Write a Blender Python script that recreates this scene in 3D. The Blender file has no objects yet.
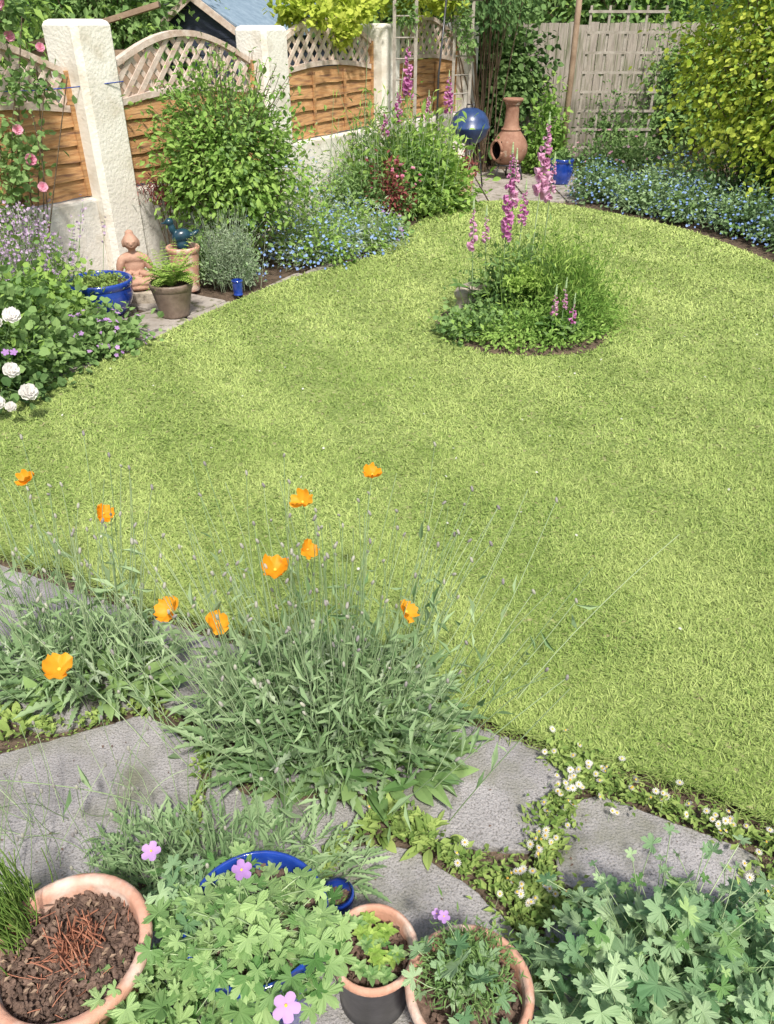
import bpy, math, numpy as np
from mathutils import Vector
rng = np.random.default_rng(11)
S = bpy.context.scene
S.view_settings.view_transform = 'Standard'
S.view_settings.look = 'None'
S.view_settings.exposure = 0

# ------------------------------------------------------------------ mesh builder
class MB:
    def __init__(s, name):
        s.name = name; s.V = []; s.A = []; s.F = []; s.n = 0; s.mats = []
    def mi(s, m):
        if m not in s.mats: s.mats.append(m)
        return s.mats.index(m)
    def add(s, V, F, mat, a=0.5, smooth=False):
        V = np.asarray(V, float).reshape(-1, 3)
        if not isinstance(F, list) or (len(F) and not isinstance(F[0], np.ndarray)):
            F = [np.asarray(F, int)]
        a = np.broadcast_to(np.asarray(a, float), (len(V),))
        s.V.append(V); s.A.append(a)
        for f in F:
            s.F.append((f + s.n, s.mi(mat), smooth))
        s.n += len(V)
    def inst(s, T, pos, R, sc, mat, a=None, smooth=False):
        TV, TF = T
        N = len(pos)
        if N == 0: return
        sc = np.asarray(sc, float)
        if sc.ndim == 0: sc = np.full(N, float(sc))
        if sc.ndim == 1: sc = np.repeat(sc[:, None], 3, 1)
        if a is None: a = rng.random(N)
        V = np.einsum('nij,nvj->nvi', R, TV[None] * sc[:, None, :]) + np.asarray(pos)[:, None, :]
        nv = len(TV)
        Fs = []
        for f in TF:
            Fs.append((f[None] + (np.arange(N) * nv)[:, None, None]).reshape(-1, f.shape[1]))
        s.add(V.reshape(-1, 3), Fs, mat, np.repeat(a, nv), smooth)
    def build(s, parent=None):
        me = bpy.data.meshes.new(s.name)
        V = np.concatenate(s.V); A = np.concatenate(s.A)
        li = np.concatenate([f.ravel() for f, _, _ in s.F])
        tot = np.concatenate([np.full(len(f), f.shape[1]) for f, _, _ in s.F])
        mi = np.concatenate([np.full(len(f), m) for f, m, _ in s.F])
        sm = np.concatenate([np.full(len(f), x, bool) for f, _, x in s.F])
        st = np.concatenate([[0], np.cumsum(tot)[:-1]])
        me.vertices.add(len(V)); me.vertices.foreach_set('co', V.ravel().astype(np.float32))
        me.loops.add(len(li)); me.loops.foreach_set('vertex_index', li.astype(np.int32))
        me.polygons.add(len(tot)); me.polygons.foreach_set('loop_start', st.astype(np.int32))
        for m in s.mats: me.materials.append(m)
        me.polygons.foreach_set('material_index', mi.astype(np.int32))
        me.polygons.foreach_set('use_smooth', sm)
        me.update(calc_edges=True)
        at = me.attributes.new('v', 'FLOAT', 'POINT')
        at.data.foreach_set('value', A.astype(np.float32))
        ob = bpy.data.objects.new(s.name, me)
        S.collection.objects.link(ob)
        if parent: ob.parent = parent
        return ob

def empty(name, loc=(0, 0, 0), rz=0):
    e = bpy.data.objects.new(name, None); S.collection.objects.link(e)
    e.location = loc; e.rotation_euler = (0, 0, rz); e.empty_display_size = .1
    return e

def norm(a):
    a = np.asarray(a, float)
    return a / np.maximum(np.linalg.norm(a, axis=-1, keepdims=True), 1e-9)
def frames(d, up):
    d = norm(d); x = norm(np.cross(d, up)); z = np.cross(x, d)
    return np.stack([x, d, z], -1)
def nframes(n):
    n = norm(n); r = rng.normal(size=n.shape); d = norm(np.cross(n, r)); x = np.cross(d, n)
    return np.stack([x, d, n], -1)

# ------------------------------------------------------------------ templates
def strip(w, droop=.15, fold=.15):
    n = len(w); V = []; F = []
    for i, wi in enumerate(w):
        t = i / (n - 1)
        z = -droop * t * t
        V += [(-wi, t, z + fold * wi), (0, t, z), (wi, t, z + fold * wi)]
    for i in range(n - 1):
        a = i * 3
        F += [(a, a + 1, a + 4, a + 3), (a + 1, a + 2, a + 5, a + 4)]
    return np.array(V, float), [np.array(F)]
LEAF = (np.array([(0, 0, 0), (.27, .42, .07), (0, 1, -.12), (-.27, .42, .07)], float), [np.array([(0, 1, 2), (0, 2, 3)])])
ROUND = (np.array([(0, 0, 0), (.36, .2, .06), (.42, .62, .08), (0, 1, -.05), (-.42, .62, .08), (-.36, .2, .06)], float),
         [np.array([(0, 1, 2, 3), (0, 3, 4, 5)])])
LEAF2 = strip([.02, .2, .27, .2, .02], .22, .3)
NARROW = strip([.03, .075, .08, .05, .01], .3, .4)
SLIM = (np.array([(0, 0, 0), (.10, .45, .03), (0, 1, -.2), (-.10, .45, .03)], float), [np.array([(0, 1, 2), (0, 2, 3)])])
BLADE = (np.array([(-.5, 0, 0), (.5, 0, 0), (.35, .6, 0), (-.35, .6, 0), (0, 1, -.15)], float), [np.array([(0, 1, 2, 3)]), np.array([(3, 2, 4)])])
PINN = strip([.015, .025, .02, .05, .025, .085, .035, .10, .04, .105, .05, .09, .04, .06, .02, .005], .35, .5)
DOCK = strip([.02, .09, .16, .19, .20, .17, .10, .01], .35, .35)
def palmate(lobes=5, seed=0):
    r = np.random.default_rng(seed)
    V = [(0, 0, 0)]
    span = math.radians(290); a0 = -span / 2
    for l in range(lobes):
        ac = a0 + span * (l + .5) / lobes; h = span / lobes / 2
        for da, rr in ((-1, .42), (-.75, .70), (-.5, .80), (-.42, .93), (-.2, .90), (0, 1.05), (.2, .90), (.42, .93), (.5, .80), (.75, .70)):
            a = ac + da * h; q = rr * (1 + .06 * r.normal())
            z = .16 * q * q + .10 * abs(math.sin(da * math.pi / 2)) * q + .035 * r.normal()
            V.append((q * math.sin(a), q * math.cos(a), z - .05))
    n = len(V)
    F = [(0, i, i + 1) for i in range(1, n - 1)]
    return np.array(V, float) * .75, [np.array(F)[:, ::-1]]
PALM = palmate(5, 1); PALM2 = palmate(5, 5)
def flower(n=5, w=.3, cup=.25):
    V = []; F = []
    for i in range(n):
        a = 2 * math.pi * i / n; c, s_ = math.cos(a), math.sin(a)
        for x, y, z in ((0, 0, 0), (w, .55, cup * .5), (w * .6, .95, cup), (-w * .6, .95, cup), (-w, .55, cup * .5)):
            V.append((x * c - y * s_, x * s_ + y * c, z))
        b = i * 5
        F.append((b, b + 1, b + 2, b + 3, b + 4))
    return np.array(V, float), [np.array(F)]
FL5 = flower(5, .36, .2); FL4 = flower(4, .5, .5); DAISY = flower(12, .12, .08)
def sphere_t(seg=8, rings=5):
    V = [(0, 0, -1)]; F3 = []; F4 = []
    for i in range(1, rings):
        p = -math.pi / 2 + math.pi * i / rings
        for j in range(seg):
            a = 2 * math.pi * j / seg
            V.append((math.cos(p) * math.cos(a), math.cos(p) * math.sin(a), math.sin(p)))
    V.append((0, 0, 1)); top = len(V) - 1
    for j in range(seg):
        F3.append((0, 1 + (j + 1) % seg, 1 + j))
        b = 1 + (rings - 2) * seg
        F3.append((top, b + j, b + (j + 1) % seg))
    for i in range(rings - 2):
        for j in range(seg):
            a = 1 + i * seg + j; b = 1 + i * seg + (j + 1) % seg
            F4.append((a, b, b + seg, a + seg))
    return np.array(V, float), [np.array(F3), np.array(F4)]
BALL = sphere_t(); BALLH = sphere_t(24, 14)
def petalgrid(w, c, ruf, nu=7, nv=5, n=4, twist=0.0, r0=0.0, ph=0.0):
    V = []; F = []
    for k in range(n):
        a = 2 * math.pi * k / n + twist; ca, sa = math.cos(a), math.sin(a); b = len(V)
        for j in range(nv):
            v = j / (nv - 1)
            for i in range(nu):
                u = -1 + 2 * i / (nu - 1)
                x = u * w * math.sin(math.pi * (.12 + .5 * v)) * (1 - .1 * v)
                y = r0 + v * (1 - .16 * u * u) * math.cos(c * v * .6)
                z = c * v ** 1.4 * .8 + ruf * math.sin(5 * u + k * 2 + ph) * v * v + .02 * (k % 2) + .1 * u * u * v
                V.append((x * ca - y * sa, x * sa + y * ca, z))
        for j in range(nv - 1):
            for i in range(nu - 1):
                q = b + j * nu + i
                F.append((q, q + 1, q + nu + 1, q + nu))
    return np.array(V, float), [np.array(F)]
def merge(*Ts):
    V = []; F = []; n = 0
    for TV, TF in Ts:
        V.append(TV); F += [f + n for f in TF]; n += len(TV)
    return np.concatenate(V), F
def scaled(T, s_): return (T[0] * s_, T[1])
POPS = [merge(petalgrid(.66, .55, .16, 9, 6, 2, 0, 0, 0), petalgrid(.66, .95, .16, 9, 6, 2, math.pi / 2, 0, 1.5)),
        merge(petalgrid(.70, .3, .18, 9, 6, 2, 0, 0, 2), petalgrid(.62, .8, .14, 9, 6, 2, math.pi / 2, 0, .5)),
        merge(petalgrid(.60, 1.1, .14, 9, 6, 2, 0, 0, 3), petalgrid(.70, .5, .2, 9, 6, 2, math.pi / 2 + .2, 0, 2.5))]
ROSE = merge(petalgrid(.5, .35, .10, 5, 4, 6), petalgrid(.42, .8, .10, 5, 4, 5, .5), scaled(petalgrid(.38, 1.2, .08, 5, 4, 4, .2), [.7, .7, .7]),
             scaled(petalgrid(.3, 1.5, .05, 5, 4, 3, .9), [.4, .4, .6]))
def bell():
    V = []; F = []
    prof = [(0, .12), (.25, .22), (.6, .28), (.85, .34), (1.0, .48)]
    for y, r in prof:
        for j in range(7):
            a = 2 * math.pi * j / 7
            V.append((r * math.cos(a), y, r * math.sin(a)))
    for i in range(4):
        for j in range(7):
            F.append((i * 7 + j, i * 7 + (j + 1) % 7, i * 7 + 7 + (j + 1) % 7, i * 7 + 7 + j))
    return np.array(V, float), [np.array(F)]
BELL = bell()

# ------------------------------------------------------------------ materials
def newmat(name):
    m = bpy.data.materials.new(name); m.use_nodes = True
    nt = m.node_tree; nt.nodes.clear()
    return m, nt, nt.nodes, nt.links
def leafmat(name, c1, c2, transl=.3, rough=.55, nscale=1.5, spec=.25, gain=1.12, lift=.008, fast=False):
    c1 = [min(.95, x * gain + lift) for x in c1]; c2 = [min(.95, x * gain + lift) for x in c2]
    m, nt, N, L = newmat(name)
    out = N.new('ShaderNodeOutputMaterial')
    at = N.new('ShaderNodeAttribute'); at.attribute_name = 'v'
    tc = N.new('ShaderNodeTexCoord'); no = N.new('ShaderNodeTexNoise'); no.inputs['Scale'].default_value = nscale
    no.inputs['Detail'].default_value = 2
    ad = N.new('ShaderNodeMath'); ad.operation = 'MULTIPLY_ADD'; ad.inputs[1].default_value = .9
    sb = N.new('ShaderNodeMath'); sb.operation = 'MULTIPLY_ADD'; sb.inputs[1].default_value = .7
    cr = N.new('ShaderNodeValToRGB')
    cr.color_ramp.elements[0].color = (*c1, 1); cr.color_ramp.elements[1].color = (*c2, 1)
    cr.color_ramp.elements[0].position = .15; cr.color_ramp.elements[1].position = .9
    L.new(tc.outputs['Object'], no.inputs['Vector'])
    L.new(at.outputs['Fac'], sb.inputs[0]); sb.inputs[2].default_value = -.28
    L.new(no.outputs['Fac'], ad.inputs[0]); L.new(sb.outputs[0], ad.inputs[2])
    L.new(ad.outputs[0], cr.inputs['Fac'])
    if fast:
        p = N.new('ShaderNodeBsdfDiffuse'); L.new(cr.outputs['Color'], p.inputs['Color'])
    else:
        p = N.new('ShaderNodeBsdfPrincipled'); L.new(cr.outputs['Color'], p.inputs['Base Color'])
        p.inputs['Roughness'].default_value = rough; p.inputs['Specular IOR Level'].default_value = spec
    if transl > 0:
        mix = N.new('ShaderNodeMixShader'); t = N.new('ShaderNodeBsdfTranslucent')
        L.new(cr.outputs['Color'], t.inputs['Color']); mix.inputs[0].default_value = transl
        L.new(p.outputs[0], mix.inputs[1]); L.new(t.outputs[0], mix.inputs[2]); L.new(mix.outputs[0], out.inputs[0])
    else: L.new(p.outputs[0], out.inputs[0])
    return m
def surfmat(name, c1, c2, scale=8, rough=.8, bump=.3, bscale=60, spec=.3, detail=8, c3=None, s3=40, th=.62, dist=.01, stretch=(1, 1, 1), metal=0, coat=0, soft=.05, c4=None, s4=6, th4=.6):
    m, nt, N, L = newmat(name)
    out = N.new('ShaderNodeOutputMaterial'); p = N.new('ShaderNodeBsdfPrincipled')
    tc = N.new('ShaderNodeTexCoord'); mp = N.new('ShaderNodeMapping'); mp.inputs['Scale'].default_value = stretch
    L.new(tc.outputs['Object'], mp.inputs[0])
    no = N.new('ShaderNodeTexNoise'); no.inputs['Scale'].default_value = scale; no.inputs['Detail'].default_value = detail
    no.inputs['Roughness'].default_value = .65
    L.new(mp.outputs[0], no.inputs['Vector'])
    cr = N.new('ShaderNodeValToRGB'); cr.color_ramp.elements[0].color = (*c1, 1); cr.color_ramp.elements[1].color = (*c2, 1)
    cr.color_ramp.elements[0].position = .32; cr.color_ramp.elements[1].position = .68
    L.new(no.outputs['Fac'], cr.inputs['Fac']); col = cr.outputs['Color']
    for (cx, sx, tx, sf) in ((c3, s3, th, soft), (c4, s4, th4, .12)):
        if not cx: continue
        n3 = N.new('ShaderNodeTexNoise'); n3.inputs['Scale'].default_value = sx; n3.inputs['Detail'].default_value = 5
        L.new(mp.outputs[0], n3.inputs['Vector'])
        r3 = N.new('ShaderNodeValToRGB'); r3.color_ramp.elements[0].position = tx - sf; r3.color_ramp.elements[1].position = tx + sf
        L.new(n3.outputs['Fac'], r3.inputs['Fac'])
        mx = N.new('ShaderNodeMixRGB'); mx.inputs['Color2'].default_value = (*cx, 1)
        L.new(r3.outputs['Color'], mx.inputs['Fac']); L.new(col, mx.inputs['Color1']); col = mx.outputs['Color']
    L.new(col, p.inputs['Base Color'])
    bn = N.new('ShaderNodeTexNoise'); bn.inputs['Scale'].default_value = bscale; bn.inputs['Detail'].default_value = 6
    L.new(mp.outputs[0], bn.inputs['Vector'])
    bp = N.new('ShaderNodeBump'); bp.inputs['Strength'].default_value = bump; bp.inputs['Distance'].default_value = dist
    L.new(bn.outputs['Fac'], bp.inputs['Height']); L.new(bp.outputs[0], p.inputs['Normal'])
    p.inputs['Roughness'].default_value = rough; p.inputs['Specular IOR Level'].default_value = spec
    p.inputs['Metallic'].default_value = metal; p.inputs['Coat Weight'].default_value = coat
    L.new(p.outputs[0], out.inputs[0])
    return m

M_grass = leafmat('grass_blades', (.175, .27, .06), (.46, .545, .19), 0, .7, 1.3, .15, 1.0, 0, fast=True)
M_turf = surfmat('turf', (.15, .22, .06), (.31, .37, .13), 6, .95, .8, 90, .1, c3=(.36, .33, .18), s3=25, th=.64)
M_soil = surfmat('soil', (.08, .06, .045), (.19, .14, .10), 14, .95, 1, 50, .1, dist=.03)
M_bark = surfmat('bark_chips', (.05, .033, .025), (.22, .145, .11), 60, .85, .6, 90, .3)
M_slab = surfmat('paving_concrete', (.26, .25, .25), (.43, .41, .41), 4, .9, .9, 150, .15, c3=(.16, .15, .14), s3=190, th=.60, dist=.007, soft=.10, c4=(.20, .20, .15), s4=6, th4=.60)
M_path = surfmat('old_paving', (.26, .23, .20), (.44, .40, .36), 5, .9, .6, 60, .15, c3=(.15, .15, .09), s3=12, th=.6)
M_wall = surfmat('white_render', (.74, .70, .62), (.85, .82, .75), 2.2, .9, .6, 45, .15, c3=(.60, .54, .44), s3=4, th=.64, soft=.1)
M_orange = surfmat('fence_boards', (.42, .20, .08), (.64, .39, .19), 5, .8, .5, 30, .2, stretch=(1, 1, 9), c3=(.20, .11, .07), s3=4, th=.60, soft=.1)
M_pale = surfmat('pale_trellis_wood', (.48, .35, .27), (.74, .64, .56), 10, .8, .4, 50, .2)
M_grey = surfmat('grey_wood', (.28, .24, .21), (.48, .43, .37), 7, .9, .6, 30, .15, stretch=(6, 6, .6), c3=(.18, .19, .12), s3=4, th=.58, soft=.1)
M_greyp = surfmat('weathered_trellis', (.27, .24, .20), (.46, .42, .37), 10, .9, .5, 40, .15)
M_terra = surfmat('terracotta', (.46, .23, .155), (.64, .38, .28), 9, .75, .3, 80, .25, c3=(.66, .54, .46), s3=14, th=.58, soft=.1)
M_terrad = surfmat('dark_terracotta', (.24, .12, .08), (.40, .23, .16), 9, .7, .3, 80, .25, c3=(.45, .36, .28), s3=14, th=.66)
M_blue = surfmat('blue_glaze', (.008, .03, .20), (.02, .07, .42), 12, .12, .08, 30, .6, coat=.6)
M_navy = surfmat('navy_enamel', (.02, .04, .12), (.04, .08, .22), 12, .3, .08, 30, .5)
M_black = surfmat('black_glaze', (.02, .02, .025), (.06, .06, .065), 12, .3, .1, 30, .5)
M_brownpot = surfmat('brown_pot', (.12, .085, .065), (.25, .19, .15), 10, .45, .3, 60, .4)
M_stone = surfmat('sandstone', (.34, .29, .23), (.52, .46, .38), 12, .9, .6, 60, .15)
M_budd = surfmat('statue_stone', (.36, .20, .14), (.54, .34, .25), 14, .8, .3, 90, .2)
M_teal = surfmat('teal_glaze', (.01, .03, .05), (.02, .07, .10), 14, .25, .1, 30, .5)
M_shed = surfmat('shed_boards', (.04, .05, .08), (.08, .09, .13), 5, .7, .4, 30, .2, stretch=(1, 1, 8))
M_roof = surfmat('shed_roof_felt', (.16, .23, .30), (.26, .34, .42), 8, .9, .6, 150, .15)
M_brownwood = surfmat('brown_wood', (.22, .15, .10), (.38, .28, .20), 6, .8, .4, 30, .2)
M_stem = leafmat('stem_green', (.22, .33, .15), (.42, .52, .30), 0, .6, fast=True)
M_twig = surfmat('twig_bark', (.12, .09, .06), (.28, .21, .15), 20, .9, .5, 60, .1)
M_redstick = surfmat('dead_stalks', (.28, .11, .07), (.50, .24, .15), 30, .8, .3, 60, .2)
L_bright = leafmat('leaf_bright', (.14, .28, .05), (.37, .52, .14), .35, fast=True)
L_gold = leafmat('leaf_golden', (.25, .36, .03), (.62, .67, .13), .4, fast=True)
L_mid = leafmat('leaf_mid', (.10, .20, .06), (.28, .41, .15), .3, fast=True)
L_dark = leafmat('leaf_dark', (.05, .11, .035), (.16, .26, .09), .25, fast=True)
L_grey = leafmat('leaf_greygreen', (.13, .23, .09), (.35, .47, .25), .25, .6)
L_silver = leafmat('leaf_silver', (.22, .30, .18), (.46, .54, .38), .2, .7)
L_ger = leafmat('leaf_geranium', (.10, .23, .06), (.38, .53, .22), .35, .6, 9)
L_ger2 = leafmat('leaf_geranium_cool', (.11, .23, .10), (.38, .51, .28), .3, .6, 9)
L_red = leafmat('leaf_red', (.12, .03, .03), (.32, .10, .09), .3, fast=True)
L_fern = leafmat('leaf_fern', (.20, .34, .06), (.46, .60, .16), .4, fast=True)
L_moss = leafmat('leaf_weed', (.13, .22, .05), (.36, .46, .14), .3, .6, 9, fast=True)
F_orange = leafmat('petal_orange', (.95, .34, .01), (1.0, .50, .05), .4, .5, 30, gain=1, lift=0)
F_white = leafmat('petal_white', (.70, .68, .64), (.86, .84, .82), .3, .6, gain=1)
F_pink = leafmat('petal_pink', (.75, .30, .44), (.90, .55, .66), .3, .6, gain=1, fast=True)
F_mag = leafmat('petal_foxglove', (.50, .12, .38), (.78, .38, .64), .35, .5, gain=1)
F_pale = leafmat('petal_foxglove_pale', (.62, .26, .48), (.84, .54, .70), .35, .5, gain=1)
F_lilac = leafmat('petal_lilac', (.50, .36, .56), (.72, .58, .76), .35, .6, gain=1)
F_violet = leafmat('petal_violet', (.44, .22, .58), (.66, .42, .76), .35, .6, gain=1)
F_blue = leafmat('petal_blue', (.18, .30, .66), (.40, .55, .90), .3, .6, gain=1, fast=True)
F_yel = leafmat('flower_centre', (.75, .45, .03), (.85, .62, .08), .1, .6, gain=1)
F_bud = leafmat('seed_head', (.22, .20, .20), (.38, .38, .30), .1, .7)

# ------------------------------------------------------------------ helper shapes
def box(mb, x0, x1, y0, y1, z0, z1, mat, bev=0.0):
    if bev <= 0:
        V = [(x, y, z) for z in (z0, z1) for y in (y0, y1) for x in (x0, x1)]
        F = [(0, 2, 3, 1), (4, 5, 7, 6), (0, 1, 5, 4), (2, 6, 7, 3), (0, 4, 6, 2), (1, 3, 7, 5)]
        mb.add(V, F, mat, rng.random()); return
    b = bev
    def ring(x0, x1, y0, y1, z, b):
        return [(x0 + b, y0, z), (x1 - b, y0, z), (x1, y0 + b, z), (x1, y1 - b, z), (x1 - b, y1, z), (x0 + b, y1, z), (x0, y1 - b, z), (x0, y0 + b, z)]
    V = ring(x0, x1, y0, y1, z0, b) + ring(x0, x1, y0, y1, z1 - b, b) + ring(x0 + b * .3, x1 - b * .3, y0 + b * .3, y1 - b * .3, z1 - b * .35, b) + ring(x0 + b, x1 - b, y0 + b, y1 - b, z1, b)
    F = []
    for r in range(3):
        for j in range(8):
            F.append((r * 8 + j, r * 8 + (j + 1) % 8, r * 8 + 8 + (j + 1) % 8, r * 8 + 8 + j))
    mb.add(V, [np.array(F), np.array([list(range(24, 32))]), np.array([list(range(7, -1, -1))])], mat, rng.random())
def tube(mb, pts, rad, mat, sides=8, a=.5, smooth=True):
    pts = np.asarray(pts, float); k = len(pts)
    rad = np.broadcast_to(np.asarray(rad, float), (k,))
    T = norm(np.gradient(pts, axis=0))
    ref = np.array([0, 0, 1.]) if abs(T[0][2]) < .9 else np.array([1., 0, 0])
    V = []
    for i in range(k):
        x = norm(np.cross(T[i], ref)); y = np.cross(T[i], x)
        for j in range(sides):
            an = 2 * math.pi * j / sides
            V.append(pts[i] + rad[i] * (math.cos(an) * x + math.sin(an) * y))
    F = [(i * sides + j, i * sides + (j + 1) % sides, (i + 1) * sides + (j + 1) % sides, (i + 1) * sides + j) for i in range(k - 1) for j in range(sides)]
    mb.add(V, [np.array(F), np.array([list(range(sides))[::-1]]), np.array([list(range((k - 1) * sides, k * sides))])], mat, a, smooth)
def stems(mb, P0, P1, r, mat, bend=.05, k=6):
    P0 = np.asarray(P0, float); P1 = np.asarray(P1, float); N = len(P0)
    if N == 0: return
    t = np.linspace(0, 1, k)[None, :, None]
    mid = (P0 + P1) / 2 + rng.normal(size=(N, 3)) * bend
    mid[:, :2] = P0[:, :2] * .6 + P1[:, :2] * .4 + rng.normal(size=(N, 2)) * bend
    C = (1 - t) ** 2 * P0[:, None] + 2 * t * (1 - t) * mid[:, None] + t * t * P1[:, None]
    d = norm(P1 - P0); x = norm(np.cross(d, np.array([.3, .9, .1]))); y = np.cross(d, x)
    r = np.broadcast_to(np.asarray(r, float), (N,))
    V = np.zeros((N, k, 3, 3))
    tap = np.linspace(1, .65, k)
    for j in range(3):
        an = 2 * math.pi * j / 3
        off = (math.cos(an) * x + math.sin(an) * y)
        V[:, :, j] = C + off[:, None] * (r[:, None] * tap[None])[:, :, None]
    F = []
    for i in range(k - 1):
        for j in range(3):
            F.append((i * 3 + j, i * 3 + (j + 1) % 3, i * 3 + 3 + (j + 1) % 3, i * 3 + 3 + j))
    F = np.array(F)
    F = (F[None] + (np.arange(N) * k * 3)[:, None, None]).reshape(-1, 4)
    mb.add(V.reshape(-1, 3), F, mat, np.repeat(rng.random(N), k * 3), True)
    return C
def lathe(mb, prof, mat, c=(0, 0, 0), seg=40, smooth=True, skip=None, a=.5):
    V = []; F = []
    for r, z in prof:
        for j in range(seg):
            an = 2 * math.pi * j / seg
            V.append((c[0] + r * math.cos(an), c[1] + r * math.sin(an), c[2] + z))
    for i in range(len(prof) - 1):
        for j in range(seg):
            if skip and skip(i, j): continue
            F.append((i * seg + j, i * seg + (j + 1) % seg, (i + 1) * seg + (j + 1) % seg, (i + 1) * seg + j))
    mb.add(V, F, mat, a, smooth)
def cloud(mb, c, r, n, size, T, mat, clumps=14, spread=.3, hemi=False, droop=0., twig=None, tw=.006, base=None, zmin=.015, outw=.8, upw=.8, jit=.6):
    c = np.asarray(c, float); r = np.asarray(r, float)
    u = norm(rng.normal(size=(clumps, 3))) * (rng.random((clumps, 1)) ** .4) * .85
    if hemi: u[:, 2] = np.abs(u[:, 2])
    idx = rng.integers(0, clumps, n)
    cs = (.6 + .8 * rng.random(clumps))[idx][:, None]
    p = u[idx] + rng.normal(size=(n, 3)) * spread * cs
    if hemi: p[:, 2] = np.abs(p[:, 2])
    pos = c + p * r
    ok = pos[:, 2] > zmin
    pos = pos[ok]; p = p[ok]; idx = idx[ok]; n = len(pos)
    d = norm(norm(p) * outw + rng.normal(size=(n, 3)) * jit + np.array([0, 0, -droop]))
    up = norm(np.array([0, 0, upw]) + norm(p) * .4 + rng.normal(size=(n, 3)) * .45)
    cv = rng.random(clumps)[idx]
    mb.inst(T, pos, frames(d, up), size * (.6 + .8 * rng.random(n)), mat, np.clip(.45 * cv + .55 * rng.random(n), 0, 1))
    if twig:
        b = np.array(base if base is not None else (c[0], c[1], 0.), float)
        P1 = c + u * r
        P0 = b + rng.normal(size=(clumps, 3)) * [r[0] * .12, r[1] * .12, 0]
        stems(mb, P0, P1, tw, twig, bend=.06 * r[0], k=7)
    return c + u * r
def dots(mb, c, r, n, size, T, mat, hemi=True, nz=.8):
    c = np.asarray(c, float); r = np.asarray(r, float)
    u = norm(rng.normal(size=(n, 3)))
    if hemi: u[:, 2] = np.abs(u[:, 2])
    u *= (.85 + .35 * rng.random((n, 1)))
    pos = c + u * r
    nn = norm(u + np.array([0, 0, nz]) + rng.normal(size=(n, 3)) * .35)
    mb.inst(T, pos, nframes(nn), size * (.7 + .6 * rng.random(n)), mat)
    return pos
def foxglove(mb, x, y, h, L, mat, lean=(0, 0), size=.045):
    b = np.array([x, y, 0.]); t = np.array([x + lean[0], y + lean[1], h])
    stems(mb, [b], [t], .006, M_stem, bend=.0, k=8)
    n = int(L / .009)
    f = np.linspace(0, 1, n)
    pos = b + (t - b) * (1 - (L / h) * (1 - f))[:, None]
    an = rng.random(n) * 6.28
    out = np.stack([np.cos(an), np.sin(an) - .25, -.6 + .8 * f], -1)
    s = size * (1.05 - .75 * f ** 1.5) * (.75 + .4 * rng.random(n))
    mb.inst(BELL, pos, frames(out, np.tile([0, 0, 1.], (n, 1)) + rng.normal(size=(n, 3)) * .1), s, mat, smooth=True)
    tip = pos[-1] + np.stack([np.zeros(8), np.zeros(8), np.linspace(0, .06, 8)], -1)
    mb.inst(BALL, tip, np.tile(np.eye(3), (8, 1, 1)), np.linspace(.009, .004, 8), M_stem)
    m = 14
    an = rng.random(m) * 6.28
    d = np.stack([np.cos(an), np.sin(an), .5 * np.ones(m)], -1)
    mb.inst(LEAF2, b + (t - b) * (rng.random((m, 1)) * .35), frames(d, np.tile([0, 0, 1.], (m, 1))), .16 * (.5 + .6 * rng.random(m)), L_mid)

# ------------------------------------------------------------------ ground
g = MB('ground'); g.add([(-200, -200, -.04), (200, -200, -.04), (200, 200, -.04), (-200, 200, -.04)], [(0, 1, 2, 3)], M_turf); g.build()
g = MB('border_soil')
g.add([(-5.5, 1.0, -.03), (7, -1, -.03), (7, 14, -.03), (-5.5, 14, -.03)], [(0, 1, 2, 3)], M_soil); g.build()

def catmull(P, k=8):
    P = np.asarray(P, float); n = len(P); out = []
    for i in range(n):
        a, b, c, d = P[(i - 1) % n], P[i], P[(i + 1) % n], P[(i + 2) % n]
        for j in range(k):
            t = j / k
            out.append(.5 * (2 * b + (c - a) * t + (2 * a - 5 * b + 4 * c - d) * t * t + (3 * b - a - 3 * c + d) * t ** 3))
    return np.array(out)
curve = np.array([(-2.75, 3.09), (-2.19, 4.0), (-1.95, 4.3), (-1.63, 4.87), (-1.28, 5.6), (-.78, 6.45), (-.15, 7.15), (.15, 8.1), (.55, 9.0), (1.05, 9.6), (1.6, 9.75), (2.1, 9.45), (2.6, 8.9), (3.1, 8.1), (3.42, 6.9), (3.6, 5.5), (3.6, 4.0), (3.5, 2.0), (3.4, .166)])
cc = catmull(curve, 8)[:-8]
cc = np.vstack([cc, [(3.4, .166)]])
front = np.linspace(np.array([3.4, .166]), np.array([-2.75, 3.09]), 120)[1:-1]
front[:, 1] += .018 * np.sin(front[:, 0] * 9) + rng.normal(size=118) * .007
lawnpoly = np.vstack([cc, front])
def inpoly(P, poly):
    x, y = P[:, 0], P[:, 1]; ins = np.zeros(len(P), bool)
    x0, y0 = poly[-1]
    for x1, y1 in poly:
        c = ((y1 > y) != (y0 > y))
        xi = (x0 - x1) * (y - y1) / (y0 - y1 + 1e-12) + x1
        ins ^= c & (x < xi); x0, y0 = x1, y1
    return ins
lawn = MB('lawn')
lawn.add(np.c_[lawnpoly, np.full(len(lawnpoly), .004)], np.arange(len(lawnpoly))[None], M_turf)
IS = np.array([.95, 5.25]); IR = .58
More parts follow.
